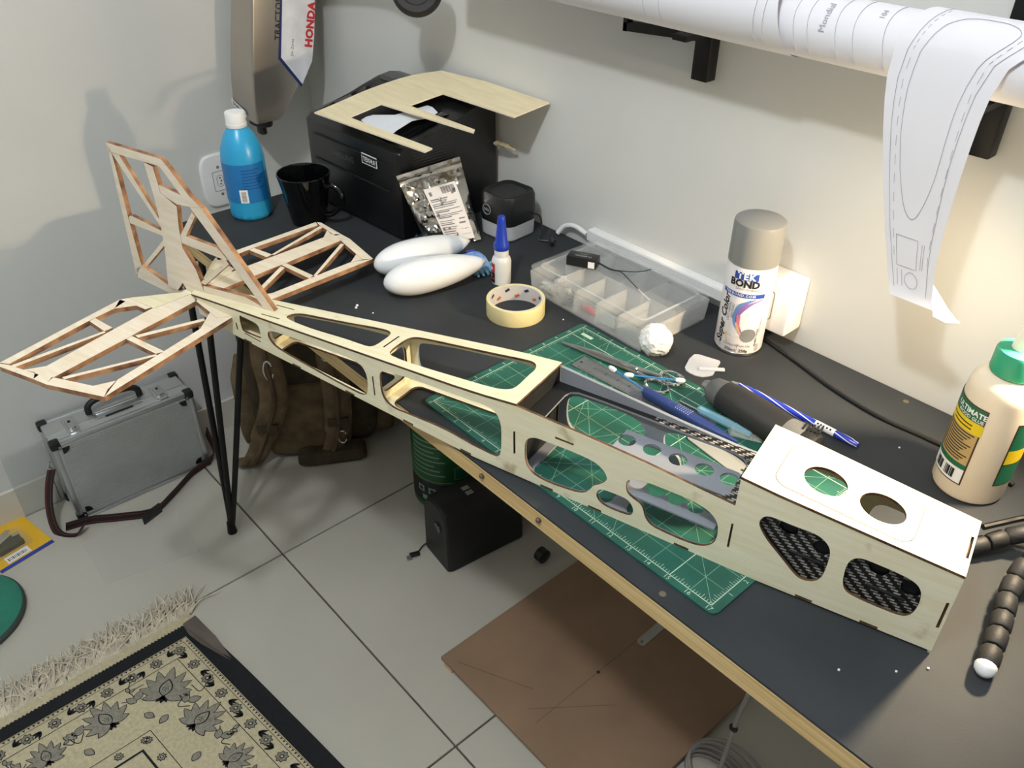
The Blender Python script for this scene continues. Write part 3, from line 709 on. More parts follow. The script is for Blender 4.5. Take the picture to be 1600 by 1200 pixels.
# ------------------------------------------------------------------ masking tape
tp = thing('masking_tape', 'nearly used roll of cream masking tape with printed cardboard core', 'tape', (-.7985, .7260, ZT))
b = B(); n = 64; pr_ = [(.0395, 0), (.0428, 0), (.0432, .001), (.0432, .0245), (.0428, .0255), (.0395, .0255)]
rings = [b.ring([(r*math.cos(2*PI*i/n), r*math.sin(2*PI*i/n), z) for i in range(n)]) for r, z in pr_ + pr_[:1]]
b.skin(rings, True, False, False); b.obj('tape_layers', mat('masking_tape_cream', 'e3d49d', .6, var=.03), tp)
b = B(); pr_ = [(.0378, .0003), (.0394, .0003), (.0394, .0252), (.0378, .0252)]
rings = [b.ring([(r*math.cos(2*PI*i/n), r*math.sin(2*PI*i/n), z) for i in range(n)]) for r, z in pr_ + pr_[:1]]
b.skin(rings, True, False, False); core = b.obj('cardboard_core', mat('core_paper', 'd9d4cf', .7, var=.03), tp)
b = B()
for i in range(16):
    a = 2*PI*i/16; z = .018 if i % 2 else .008; b.mi = i % 2
    for (da, dz, w, h) in ((0, 0, .0075, .0042),):
        P = []
        for (u_, v_) in ((-w/2, -h/2), (w/2, -h/2), (w/2, h/2), (-w/2, h/2)):
            uu, vv = u_*math.cos(.45) - v_*math.sin(.45), u_*math.sin(.45) + v_*math.cos(.45); aa = a - uu/.0376
            P.append((.0375*math.cos(aa), .0375*math.sin(aa), z + vv))
        b.poly(P)
b.obj('printed_logos', [mat('logo_orange', 'd8663c', .6), mat('logo_navy', '2c3352', .6)], core, smooth=False)['kind'] = 'stuff'

# ------------------------------------------------------------------ super glue bottle
ca = thing('super_glue_bottle', 'small white super glue bottle with tall blue cap', 'glue bottle', (-.8835, .7725, ZT))
b = B(); b.lathe([(.013, 0), (.0150, .0015), (.0152, .038), (.0135, .0435), (.0110, .0465), (.0110, .058), (.0100, .060)], n=32); b.obj('bottle', mat('milky_white_bottle', 'e4e4e2', .35, var=.02, sss=.2), ca)
b = B(); b.lathe([(.0118, .058), (.0126, .0595), (.0122, .066), (.0095, .071), (.0062, .104), (.0055, .110), (.0045, .1115)], n=24); b.obj('cap', mat('blue_cap', '1c3cae', .35, var=.03), ca)
b = B()
b.mi = 0; band(b, .0152, -2.75, -1.45, .021, .037); b.mi = 1; band(b, .0152, -2.75, -1.45, .004, .021); b.mi = 0; band(b, .0152, -2.75, -1.45, .010, .0125, .0005)
b.mi = 2; band(b, .0152, -2.6, -1.7, .026, .030, .0006); band(b, .0152, -2.6, -1.8, .0150, .0165, .0006)
b.obj('label', ['red_print', 'black_print', 'white'], ca)

# ------------------------------------------------------------------ wheel pants
def pant(loc, rz, label):
    t = thing('wheel_pant', label, 'wheel fairing', loc, rz, 'gloss white wheel fairings'); b = B(); rs = []
    L = .166
    for k in range(25):
        s = (1 - math.cos(PI*k/24))/2; x = L*s
        th = (1.0 - (1 - s/.34)**2)**.5 if s < .34 else max(0, 1 - ((s - .34)/.672)**2.0)**.66
        th = max(th, .015)
        w, h = .0285*th, .0265*th; cz = .0245 + .004*s
        rs.append(b.ring([(x, w*math.cos(2*PI*i/28), max(cz + h*math.sin(2*PI*i/28), .0006 + .010*max(0, s - .5))) for i in range(28)]))
    rs.append(b.ring([(L + .0025, .0012*math.cos(2*PI*i/28), .0275 + .0012*math.sin(2*PI*i/28)) for i in range(28)]))
    b.skin(rs); b.obj('shell', 'gloss_white', t); return t
pant((-.9580, .6040, ZT), math.radians(74), 'gloss white teardrop wheel fairing lying in front of its twin, closer to the airframe')
pant((-1.0170, .6270, ZT), math.radians(79), 'gloss white teardrop wheel fairing lying behind its twin, closer to the printer')

# ------------------------------------------------------------------ candy strip and dark wrapper
cd = thing('vial_pack', 'blue printed clear pack of small plastic vials next to the wheel fairings', 'packaging', (-.956, .781, ZT), math.radians(-14))
M['bluefilm'] = mat('blue_film', '2f6fc4', .3, var=.25, vscale=120, col2='9fc6ee')
b = B(); rs = []
for k in range(11):
    s = k/10; x = -.028 + .056*s; h = .009*math.sin(PI*min(1, s*.85 + .1)) + .002; w = .016 - .002*abs(s - .5)
    rs.append(b.ring([(x, w*math.cos(2*PI*i/14), h*(1 + math.sin(2*PI*i/14))*.8 + .0005 + .0012*math.sin(9*i + 5*k)**2) for i in range(14)]))
b.skin(rs); b.obj('printed_film', 'bluefilm', cd)
b = B(); b.box((.004, -.002, .0155), (.016, .012, .0008), rot=.3); b.obj('white_print', 'white', cd, smooth=False)
b = B(); b.box((-.024, .002, .008), (.012, .018, .010), bev=.003); b.obj('blue_cap', mat('cap_blue', '2746c0', .4), cd)
for i in range(5):
    b = B(); y = -.016 + .0085*i; b.tube([(.018, y, .006), (.040, y - .002, .006), (.043, y - .002, .006), (.049, y - .0025, .006)], [.0042, .0042, .0022, .0022], 10); b.obj('vial', 'clearblue', cd)

# ------------------------------------------------------------------ parts organizer
M['lidplastic'] = clear_mat('frosted_clear_lid', 'eef0ee', .09, .25)
M['boxplastic'] = clear_mat('frosted_clear_box', 'f0f2f2', .26, .22)
og = thing('parts_organizer', 'clear plastic compartment organizer box against the wall', 'storage box', (-.7180, .8560, ZT), math.radians(-1.5))
OW, OD, OH = .236, .146, .040
def wall_box(b, w, d, h, t, z0, taper=.006):
    for (cx, cy, sx, sy) in ((0, -d/2, w, t), (0, d/2, w, t), (-w/2, 0, t, d), (w/2, 0, t, d)):
        r0 = [(cx - sx/2, cy - sy/2), (cx + sx/2, cy - sy/2), (cx + sx/2, cy + sy/2), (cx - sx/2, cy + sy/2)]
        k = 1 - taper/w
        b.skin([b.ring([(x*k, y*k, z0) for x, y in r0]), b.ring([(x, y, z0 + h) for x, y in r0])])
b = B(); wall_box(b, OW - .006, OD - .006, OH - .006, .0016, .0); b.box((0, 0, .0008), (OW - .012, OD - .012, .0016)); b.obj('box', 'boxplastic', og, smooth=False)
b = B(); b.box((0, 0, .020), (OW - .014, .0012, .036)); b.obj('divider', 'boxplastic', og, smooth=False)
for x in (-.066, -.022, .022, .066):
    b = B(); b.box((x, -.035, .019), (.0012, .064, .034)); b.obj('divider', 'boxplastic', og, smooth=False)
for x in (-.07, .0, .045):
    b = B(); b.box((x, .034, .019), (.0012, .064, .034)); b.obj('divider', 'boxplastic', og, smooth=False)
b = B(); b.plate(rrect(0, 0, OW, OD, .012), [], .002, lambda x, y, w: (x, y, OH + w), edge_mi=0); b.plate(rrect(0, 0, OW, OD, .012), [rrect(0, 0, OW - .004, OD - .004, .010)], .008, lambda x, y, w: (x, y, OH - .008 + w), edge_mi=0)
lid = b.obj('lid', 'lidplastic', og, smooth=False)
b = B(); b.plate(rrect(0, 0, OW - .022, OD - .022, .010), [rrect(0, 0, OW - .028, OD - .028, .008)], .0015, lambda x, y, w: (x, y, OH + .0020 + w), edge_mi=0); b.obj('lid_ridge', 'boxplastic', lid, smooth=False)
for x in (-.067, .053):
    b = B(); b.box((x, -OD/2 - .0005, .026), (.026, .003, .018), bev=.001); b.obj('latch', 'boxplastic', og)
def ow(x, y, z):
    a = math.radians(-1.5); return (-.7180 + x*math.cos(a) - y*math.sin(a), .8560 + x*math.sin(a) + y*math.cos(a), ZT + z)
b = B(); b.tube([(-.013, 0, .005), (-.004, .002, .006), (.006, 0, .005), (.012, -.003, .005)], [.003, .0055, .005, .002], 10); tag(b.obj('red_control_horn', mat('red_plastic', 'd83a40', .4), loc=ow(-.004, -.052, .0018)), 'small red plastic piece inside a front compartment of the organizer', 'plastic part')
for i, (x, y) in enumerate(((-.048, -.05), (-.040, -.058), (-.052, -.036), (-.036, -.044), (-.046, -.0615))):
    b = B(); b.plate(circle(0, 0, .006 - .0006*(i % 3), 6), [circle(0, 0, .003, 10)], .004, lambda x, y, w: (x, y, w), edge_mi=0); tag(b.obj('hex_nut', mat('dark_zinc', '4d4f52', .4, .7), smooth=False, loc=ow(x, y, .0018), rz=i), 'dark metal nut in the second front compartment of the organizer', 'nut', 'nuts in the organizer')
for i in range(10):
    b = B(); x, y = -.105 + .011*(i % 4) + .002*(i % 3), -.058 + .017*(i//4); b.tube([(0, 0, .003), (.008, .003, .005), (.012, 0, .003)], .0032, 8); tag(b.obj('white_clevis', mat('ivory_plastic', 'ddd8c4', .5), loc=ow(x, y, .0018 + .004*(i % 2)), rz=i*.9), 'small ivory plastic fitting heaped in the end compartment of the organizer', 'fitting', 'ivory fittings in the organizer')
b = B(); b.tube([(0, 0, .003), (.006, .001, .003)], .003, 8); tag(b.obj('screw_nut', 'steel', loc=ow(.082, -.030, .0018)), 'lone small metal nut in the far end compartment of the organizer', 'nut')
rc = thing('radio_receiver', 'small black radio receiver with two thin antenna wires on the organizer lid', 'receiver', ow(-.066, -.008, OH + .0037), math.radians(27))
b = B(); b.box((0, 0, .0075), (.047, .022, .015), bev=.001); b.obj('case', mat('receiver_black', '151517', .35), rc)
b = B(); b.box((.016, -.0112, .0065), (.010, .0004, .010)); stk = b.obj('code_sticker', 'white', rc, smooth=False)
b = B(); b.add_mesh(text_mesh('ARCHER RS', .0050, .01), lambda c: (c[0] + .001, c[1] - .003, .0152)); b.add_mesh(text_mesh('RECEIVER', .0032), lambda c: (c[0], c[1] + .004, .0152)); b.obj('lettering', mat('pale_print', 'b8b8b8', .6), rc, smooth=False)['kind'] = 'stuff'
b = B(); b.tube(spline([(.0235, .003, .006), (.045, -.004, .003), (.065, -.006, .004), (.088, -.002, .006), (.104, .004, .010)], 6), .0007, 6); b.obj('antenna_wire', 'black_print', rc)
b = B(); b.tube(spline([(.0235, .001, .006), (.045, -.007, .003), (.062, -.010, .004), (.080, -.028, .003), (.098, -.048, .0022)], 6), .0007, 6); aw = b.obj('antenna_wire', 'black_print', rc)
b = B(); b.tube([(.098, -.048, .0022), (.121, -.073, .0022)], .0005, 6); b.obj('bare_tip', 'white', aw)

# ------------------------------------------------------------------ spray can
SCX, SCY = -.5310, .9030
sc_ = thing('spray_can', 'white spray paint can with grey cap standing by the wall socket', 'spray can', (SCX, SCY, ZT))
R = .0325
b = B(); b.lathe([(.0300, 0), (.0318, .0015), (.0318, .004), (R, .0055), (R, .132), (.0318, .1345), (.0300, .138)], n=64); can = b.obj('can_body', mat('can_white_lacquer', 'ece6e8', .3, var=.01), sc_)
b = B(); b.lathe([(.0300, .0), (.0322, .0012), (.0322, .0045), (.0312, .0055)], n=48); b.obj('bottom_rim', 'chrome', sc_)
b = B(); b.lathe([(.0331, .1325), (.0331, .184), (.0322, .1875), (.0300, .189), (.0, .1893)], n=64, cap1=False); b.obj('cap', mat('cap_grey', '868683', .35, var=.02), sc_)
A0 = -1.02                                                   # facing angle of the label
def lab(name, matn, parent, items):
    b = B()
    for fn_ in items: fn_(b)
    o = b.obj(name, matn, parent, smooth=False); o['kind'] = 'stuff'; return o
def T(body, size, ax, z, bold=.0, shear=0., space=1., rot=0, mi=0, r=R, a0=A0):
    def f(b):
        b.mi = mi; me = text_mesh(body, size, bold, shear, space)
        def m(c):
            x, y = (c[0], c[1]) if not rot else (c[0]*math.cos(rot) - c[1]*math.sin(rot), c[0]*math.sin(rot) + c[1]*math.cos(rot))
            return wrap(r, a0 + ax/r, z, .0006)((x, y))
        b.add_mesh(me, m)
    return f
def P_(ax0, ax1, z0, z1, mi=0, lift=.0004, r=R, a0=A0):
    def f(b): b.mi = mi; band(b, r, a0 + ax0/r, a0 + ax1/r, z0, z1, lift, 10)
    return f
lab('brand_print', ['blue_print', 'black_print', 'white', 'grey_print'], sc_, [
    P_(-.021, .011, .1155, .1260, 0), T('TEK', .0125, -.005, .1207, .04, space=1.15, mi=2),
    T('BOND', .0135, -.006, .1100, .045, space=1.02, mi=1), T('SAINT-GOBAIN', .0045, -.001, .1025, mi=3),
    P_(-.036, .024, .0905, .0965, 0), T('TEKBOND.COM', .0050, -.010, .0935, .02, space=1.25, mi=2),
    T('Super Color', .0150, -.0285, .052, .03, .25, rot=PI/2 - .04, mi=1), T('USO GERAL', .0055, -.0200, .066, rot=PI/2, mi=3), T('MULTIUSO', .0045, -.0150, .068, rot=PI/2, mi=3),
    T('Conteúdo', .0050, -.010, .0175, mi=3), T('350ml', .0062, -.010, .0095, .01, mi=1), T('Peso Líq.', .0050, .008, .0175, mi=3), T('250g', .0062, .008, .0095, .01, mi=1),
    P_(-.0012, -.0008, .006, .021, 3), T('TINTA SPRAY', .0040, .0270, .048, rot=PI/2, mi=3), T('PRIMER CINZA', .0042, .0235, .030, .01, rot=PI/2, mi=1)] +
    [P_(.024, .030, .008 + .0016*i, .0088 + .0016*i, 3) for i in range(7)])
def ribbon(b, pts, w0, w1, mi):
    b.mi = mi; n = len(pts); lo = []; hi = []
    for i, (x, z) in enumerate(pts):
        w = w0 + (w1 - w0)*i/(n - 1); f = wrap(R, A0, 0, .0005); lo.append(f((x - w/2, z))); hi.append(f((x + w/2, z)))
    b.skin([b.ring(lo), b.ring(hi)], close=False)
b = B(); sp2 = lambda L: [(p[0], p[1]) for p in spline([(x, z, 0) for x, z in L], 6)]
ribbon(b, sp2([(.018, .0890), (.004, .082), (-.006, .070), (-.010, .058), (-.004, .045), (.001, .036)]), .014, .004, 0)
ribbon(b, sp2([(.008, .0880), (-.006, .079), (-.011, .066), (-.010, .050), (-.002, .040)]), .006, .003, 1)
ribbon(b, sp2([(-.008, .052), (-.003, .040), (.002, .033), (-.006, .030), (-.016, .031), (-.020, .034), (-.018, .026), (-.016, .018)]), .003, .0015, 2)
ribbon(b, sp2([(-.006, .064), (-.005, .052), (-.003, .042), (.000, .036)]), .005, .003, 3)
ribbon(b, sp2([(-.024, .022), (-.027, .016), (-.026, .009)]), .001, .0008, 4)
b.obj('ribbon_art', [mat('ribbon_purple', '8d6cb4', .4), mat('ribbon_blue', '5d8fc4', .4), mat('ribbon_yellow', 'e3c64a', .4), mat('ribbon_pink', 'd97f92', .4), mat('ribbon_green', '8fb48f', .4)], sc_, smooth=False)['kind'] = 'stuff'
b = B(); rows = []
for k in range(21):
    y = -.0105 + .021*k/20; hw = max(.0002, (.0105**2 - y*y)**.5 if abs(y) < .0105 else 0)
    rows.append(b.ring([wrap(R, A0, .034, .0006)((.011 + hw*(i/5 - 1), y)) for i in range(11)]))
b.skin(rows, close=False); b.obj('colour_dot', mat('dot_grey', '7d7f80', .4), sc_, smooth=False)

# ------------------------------------------------------------------ wood glue bottle
GX, GY = -.1865, .8560
gb = thing('wood_glue_bottle', 'tall cream wood glue bottle with green ribbed cap and label', 'glue bottle', (GX, GY, ZT))
RG = .0370
b = B(); b.lathe([(.031, 0), (.0355, .002), (RG, .006), (RG, .118), (.0362, .125), (.0362, .131), (.0345, .140), (.0290, .148), (.0200, .152), (.0180, .158)], n=64); b.obj('bottle', mat('cream_glue_bottle', 'e9d9c2', .35, var=.02, sss=.15), gb)
b = B(); rs = []
for (r, z) in ((.0225, .153), (.0232, .154), (.0232, .176), (.0222, .179), (.0150, .181)):
    rs.append(b.ring([((r + (.0004 if (i % 2 and .154 <= z <= .176) else 0))*math.cos(2*PI*i/72), (r + (.0004 if (i % 2 and .154 <= z <= .176) else 0))*math.sin(2*PI*i/72), z) for i in range(72)]))
b.skin(rs); b.obj('cap', mat('green_cap', '2f9c74', .4, var=.03), gb)
b = B(); b.lathe([(.011, .181), (.010, .195), (.006, .215), (.0045, .222)], n=24); b.obj('nozzle', mat('nozzle_white', 'f0e6d6', .4), gb)
GA = -2.10
def GP(x0, x1, z0, z1, mi, lift=.0003): return P_(x0, x1, z0, z1, mi, lift, RG, GA)
def GT(body, size, ax, z, bold=0, mi=0): return T(body, size, ax, z, bold, mi=mi, r=RG, a0=GA)
M['labelgreen'] = mat('label_green', '1f6a4a', .45); M['labelyellow'] = mat('label_yellow', 'e8c81c', .45); M['labeltan'] = mat('label_tan', 'c2a36a', .5); M['labelbrown'] = mat('label_brown_border', '4a3428', .5)
txt = [GP(-.040, .0225, .0215, .1200, 3), GP(-.040, .0208, .0232, .1185, 2, .0005), GP(-.040, .0208, .1020, .1185, 0, .0007), GP(-.040, .0230, .0880, .1015, 1, .0007), GP(-.040, .0208, .0420, .0480, 0, .0007), GP(-.040, .0208, .0232, .0415, 4, .0007)]
txt += [T('ULTIMATE', .0085, .0040, .1115, .03, mi=4, r=RG + .0006, a0=GA), T('WOOD GLUE', .0055, .0050, .1050, .02, mi=4, r=RG + .0006, a0=GA)]
for i in range(11): txt.append(GP(-.030 + .002*(i % 3), .018 - .003*((i*5) % 4), .0850 - .0034*i, .0864 - .0034*i, 5, .0008))
for i in range(2): txt.append(GP(-.020 + .005*i, .012, .0960 - .0045*i, .0975 - .0045*i, 3, .0010))
for i in range(16):
    if i not in (7, 8): txt.append(GP(-.016 + .0018*i, -.0150 + .0018*i + .0004*(i % 3), .0265, .0385, 5, .0010))
lab('back_label', ['labelgreen', 'labelyellow', 'labeltan', 'labelbrown', 'white', 'black_print'], gb, txt)
lab('front_label', ['labelgreen', 'labelyellow', 'labelbrown'], gb, [P_(-.02, .03, .030, .112, 2, .0003, RG, -.15), P_(-.0185, .03, .0315, .110, 0, .0005, RG, -.15), P_(-.0185, .03, .060, .078, 1, .0007, RG, -.15)])

# ------------------------------------------------------------------ blue bottle, mug
bb = thing('blue_bottle', 'bright blue translucent bottle with white screw cap standing beside the mug', 'bottle', (-1.3720, .6020, ZT))
M['blueliquid'] = mat('blue_bottle_plastic', '2f9fd0', .3, var=.03, sss=.1)
b = B(); rs = []; n = 60
for (r, z) in ((.026, .0), (.033, .0015), (.0365, .006), (.0370, .012), (.0370, .085), (.0370, .105), (.0345, .125), (.0265, .145), (.0190, .156), (.0160, .160), (.0155, .164)):
    rs.append(b.ring([((r + (.0007*math.cos(15*2*PI*i/n) if z < .008 else 0))*math.cos(2*PI*i/n), (r + (.0007*math.cos(15*2*PI*i/n) if z < .008 else 0))*math.sin(2*PI*i/n), z) for i in range(n)]))
b.skin(rs); b.obj('bottle', 'blueliquid', bb)
b = B(); b.lathe([(.0172, .160), (.0176, .161), (.0176, .166), (.0170, .1665), (.0170, .182), (.0160, .1845), (0, .185)], n=40, cap1=False); b.obj('cap', 'white', bb)
M['bluelabel'] = mat('blue_label', '1f74b4', .4, var=.05); AB = -.62
lab('wrap_label', ['bluelabel', mat('label_dark_blue', '1c4f94', .4), 'white', 'grey_print'], bb,
    [P_(-.075, .045, .035, .104, 0, .0003, .0370, AB), P_(-.005, .045, .036, .098, 0, .0005, .0370, AB)] +
    [P_(.000, .040 - .004*((i*3) % 4), .060 + .0055*i, .0618 + .0055*i, 1, .0007, .0370, AB) for i in range(7)] +
    [P_(-.008, .006, .036, .060, 2, .0009, .0370, AB)] + [P_(-.005, .003, .0385 + .0021*i, .0396 + .0021*i, 3, .0012, .0370, AB) for i in range(9)])
mg = thing('mug', 'glossy black ceramic mug in front of the printer', 'mug', (-1.2780, .6640, ZT))
b = B(); pf = [(.026, 0), (.030, .001), (.032, .010), (.036, .035), (.0415, .068), (.0455, .086), (.0462, .089), (.0455, .0905), (.0440, .090), (.0395, .068), (.034, .035), (.029, .010), (.0, .006)]
b.lathe(pf, n=48, cap1=False); b.obj('cup', 'glossblack', mg)
b = B(); a = math.radians(28); hp = spline([(.041, 0, .070), (.058, 0, .074), (.072, 0, .060), (.068, 0, .040), (.050, 0, .022), (.0335, 0, .018)], 6)
b.tube([(p.x*math.cos(a), p.x*math.sin(a), p.z) for p in hp], .0048, 12); b.obj('handle', 'glossblack', mg)

# ------------------------------------------------------------------ printer
PX0, PX1, PY0, PY1 = -1.372, -1.103, .734, .958
pt = thing('laser_printer', 'black compact laser printer in the room corner', 'printer', ((PX0+PX1)/2, PY0, ZT), math.radians(2.5))
W = PX1 - PX0; D = PY1 - PY0
TOPZ = [(.002, .150), (.012, .159), (.06, .1655), (.10, .1735), (.14, .1850), (.17, .1930), (.195, .1960), (D - .012, .1930), (D, .180)]
prof = [(0, .004), (.004, 0), (D - .004, 0), (D, .004)] + list(reversed(TOPZ))
def xprism(b, prof, x0, x1, r=.014):
    """profile in (y, z) swept along x with rounded shoulders"""
    cy = sum(p[0] for p in prof)/len(prof); cz = sum(p[1] for p in prof)/len(prof); rs = []
    for (x, k) in ((x0, .955), (x0 + r*.3, .985), (x0 + r, 1.0), (x1 - r, 1.0), (x1 - r*.3, .985), (x1, .955)):
        rs.append(b.ring([(x, cy + (y - cy)*k, (z if z < .006 else cz + (z - cz)*k)) for y, z in prof]))
    b.skin(rs)
b = B(); xprism(b, prof, -W/2, W/2); b.obj('shell', 'printerblack', pt, angle=.5)
def zt_(y):
    for (a, p), (c, q) in zip(TOPZ[:-1], TOPZ[1:]):
        if y <= c: return p + (q - p)*(y - a)/(c - a)
    return .19
b = B(); b.plate([(-.115, .02), (.115, .02), (.115, .130), (-.115, .130)], [rrect(0, .075, .20, .09, .012)], .0015, lambda x, y, w: (x, y, zt_(y) + w), edge_mi=0); b.obj('output_tray_rim', 'glossblack', pt, smooth=False)
b = B(); b.plate(rrect(-.01, .178, .22, .040, .012), [], .0012, lambda x, y, w: (x, y, zt_(y) + .0003 + w), edge_mi=0); b.obj('top_cover', 'glossblack', pt, smooth=False)
sheet_p = [(-.035, .075), (-.03, .098), (-.010, .104), (.020, .108), (.070, .112), (.078, .104), (.074, .090), (.05, .078), (.035, .055), (.015, .045), (-.005, .05)]
b = B(); b.box((0, -.0006, .082), (W - .05, .0012, .003)); b.obj('front_seam', 'black_print', pt, smooth=False)
b = B(); b.box((0, -.0006, .128), (W - .06, .0014, .002)); b.obj('front_seam', 'black_print', pt, smooth=False)
b = B(); b.add_mesh(text_mesh('SAMSUNG', .0150, .01), lambda c: (c[0] - .020, -.0012, c[1] + .108)); b.obj('maker_lettering', mat('dark_grey_print', '4a4c4f', .5), pt, smooth=False)
b = B(); b.box((.060, -.0008, .122), (.042, .0008, .018)); stp = b.obj('asset_sticker', 'white', pt, smooth=False)
b = B(); b.box((.060, -.0013, .122), (.038, .0004, .0145)); b.mi = 1; b.add_mesh(text_mesh('TEX/4.0', .0105, .03), lambda c: (c[0]*.95 + .060, -.0017, c[1] + .1215)); b.obj('sticker_print', ['black_print', 'white'], stp, smooth=False)
b = B()
for i in range(9):
    b.box((W/2 - .0003, .10 + .002*i, .050 + .006*i), (.0016, .075, .0018))
for i in range(7): b.box((W/2 - .0003, .075, .115 + .005*i), (.0016, .085, .0016))
b.obj('vent_slots', 'black_print', pt, smooth=False)['kind'] = 'stuff'
b = B(); b.box((.090, .022, .1625), (.030, .018, .002), bev=.0008); b.obj('control_panel', 'glossblack', pt)
b = B(); b.box((.090, .022, .1638), (.006, .003, .0006)); b.obj('status_light', mat('dim_red_led', '8a2a22', .4), pt, smooth=False)
BAL = [(-1.2974, .7105), (-1.2978, .7603), (-1.2998, .8292), (-1.2863, .9042), (-1.2544, .9528), (-1.1444, .9656), (-.9879, .9664), (-.9949, .896), (-1.1696, .8892), (-1.1786, .8247), (-1.0119, .8293), (-1.0051, .821), (-1.2263, .8), (-1.227, .7363), (-1.0157, .7483), (-1.0157, .7336)]
def balsa_outline():
    P = [Vector((x, y, 0)) for x, y in BAL]; return [(p.x, p.y) for p in spline(P[:5], 5)] + [(p.x, p.y) for p in P[5:]]
b = B(); b.plate(balsa_outline(), [], .0022, lambda x, y, w: (x, y, ZT + .1735 + (y - .69)*.150 + w), edge_mi=1); tag(b.obj('balsa_cutout_sheet', [mat('cream_balsa', 'e8d9b4', .6, var=.05, vscale=8, stretch=(2, 14, 14)), 'balsa'], smooth=False), 'cream balsa sheet with long fingers cut out, resting on top of the printer', 'wood sheet')
b = B(); b.plate([(-1.2234, .7556), (-1.2274, .7687), (-1.2249, .7801), (-1.1924, .8036), (-1.1853, .8347), (-1.1786, .8624), (-1.1645, .8626), (-1.1397, .8544), (-1.1327, .8341), (-1.1481, .8072), (-1.138, .7685), (-1.1305, .753), (-1.1308, .7469), (-1.1452, .7481), (-1.1514, .7436)], [], .0006, lambda x, y, w: (x, y, ZT + .1720 + (y - .74)*.13 + w), edge_mi=0); tag(b.obj('paper_template', [mat('white_card', 'dfe3ea', .7, var=.02)], smooth=False), 'torn white card template lying on the printer under the balsa sheet', 'card')
b = B(); b.tube(spline([(-1.104, .955, ZT + .122), (-1.088, .952, ZT + .128), (-1.068, .953, ZT + .127), (-1.060, .958, ZT + .120)], 6), [.008]*3 + [.006]*8 + [.003]*8, 8); b.move(lambda c: (c[0], c[1], ZT + .120 + (c[2] - ZT - .120)*.55)); tag(b.obj('clear_tape_scrap', clear_mat('amber_film', 'cdbf95', .6, .2)), 'scrap of clear amber film sticking out behind the printer', 'film scrap')

# ------------------------------------------------------------------ foil pouch leaning on the printer
fp = thing('foil_pouch', 'crinkled silver zip foil pouch with white printed label leaning on the printer', 'pouch', (0, 0, 0))
F00, F10 = Vector((-1.062, .760, ZT + .004)), Vector((-1.016, .842, ZT + .004)); F01, F11 = Vector((-1.0925, .730, ZT + .122)), Vector((-1.0940, .862, ZT + .122))
def fpt(s, t): return (F00*(1-s) + F10*s)*(1-t) + (F01*(1-s) + F11*s)*t
nrm = (F10 - F00).cross(F01 - F00).normalized()
if nrm.x < 0: nrm = -nrm
b = B(); NS, NT = 36, 44
def bulge(s, t):
    e = min(s, 1-s, .5)*2; return .011*math.sin(PI*s)**.6*math.sin(PI*min(1, t*1.15))**.7 if 0 < s < 1 and t < .87 else 0
front = []; back = []
for j in range(NT + 1):
    t = j/NT; rf = []; rb = []
    for i in range(NS + 1):
        s = i/NS; p = fpt(s, t); bu = bulge(s, t)
        cr = noise.noise(Vector((s*6, t*8, 1)))*.0055 + abs(noise.noise(Vector((s*11 + t*5, t*12 - s*6, 4))))*.0060 + noise.noise(Vector((s*26, t*30, 9)))*.0012
        k = 1.0 if t < .85 else .25
        zip_ = .0012 if abs(t - .93) < .015 else 0
        rf.append(p + nrm*(bu + max(0, cr)*k*min(1, 8*min(s, 1-s)) + .0012 + zip_)); rb.append(p - nrm*.0004)
    front.append(b.ring(rf)); back.append(b.ring(rb))
b.skin(front, close=False); b.skin(back, close=False); b.obj('pouch_film', 'foil', fp, angle=.45)
def labsurf(s, t, lift):
    p = fpt(s, t); return p + nrm*(bulge(s, t) + .0042 + lift + .0012*noise.noise(Vector((s*5, t*7, 1))))
LB = lambda u, v: (.30 + .52*u + .07*(1 - v), .04 + .72*v)
b = B(); g = [b.ring([labsurf(*LB(i/10, j/16), .0012) for i in range(11)]) for j in range(17)]; b.skin(g, close=False); lp = b.obj('paper_label', mat('label_paper', 'e6e2e2', .6, var=.02), fp)
b = B()
def lq(u0, u1, v0, v1): 
    g = [b.ring([labsurf(*LB(u0 + (u1-u0)*i/4, v), .0016) for i in range(5)]) for v in (v0, v1)]; b.skin(g, close=False)
x = .50
while x < .92: lq(x, x + .012 + .006*((int(x*1000)) % 3), .86, .97); x += .028
for k, (v0, u1) in enumerate(((.78, .6), (.75, .55), (.70, .85), (.665, .8), (.635, .7), (.58, .86), (.55, .5), (.50, .9), (.47, .75), (.44, .5), (.38, .55), (.345, .45), (.31, .5), (.26, .55), (.22, .5), (.17, .45), (.13, .5), (.09, .5), (.06, .45))): lq(.06, u1, v0, v0 + .013 + .006*(k % 3 == 0))
lq(.10, .18, .86, .93); lq(.62, .92, .20, .205); lq(.62, .92, .10, .105); lq(.70, .9, .38, .40); lq(.66, .88, .30, .33)
b.obj('label_print', 'grey_print', lp, smooth=False)['kind'] = 'stuff'
b = B(); g = []
for j in range(9):
    g.append(b.ring([Vector((-1.088 + .052*i/8 + .004*noise.noise(Vector((i*.7, j*.6, 2))), .728 + .034*j/8 - .014*i/8, ZT + .006 + .016*abs(noise.noise(Vector((i*.55, j*.5, 3)))))) for i in range(9)]))
b.skin(g, close=False); tag(b.obj('dark_film_wrapper', mat('smoky_film', '3b4043', .15, .6, var=.2, col2='25404f'), angle=.4), 'crumpled dark shiny film wrapper at the foot of the printer beside the foil pouch', 'wrapper')

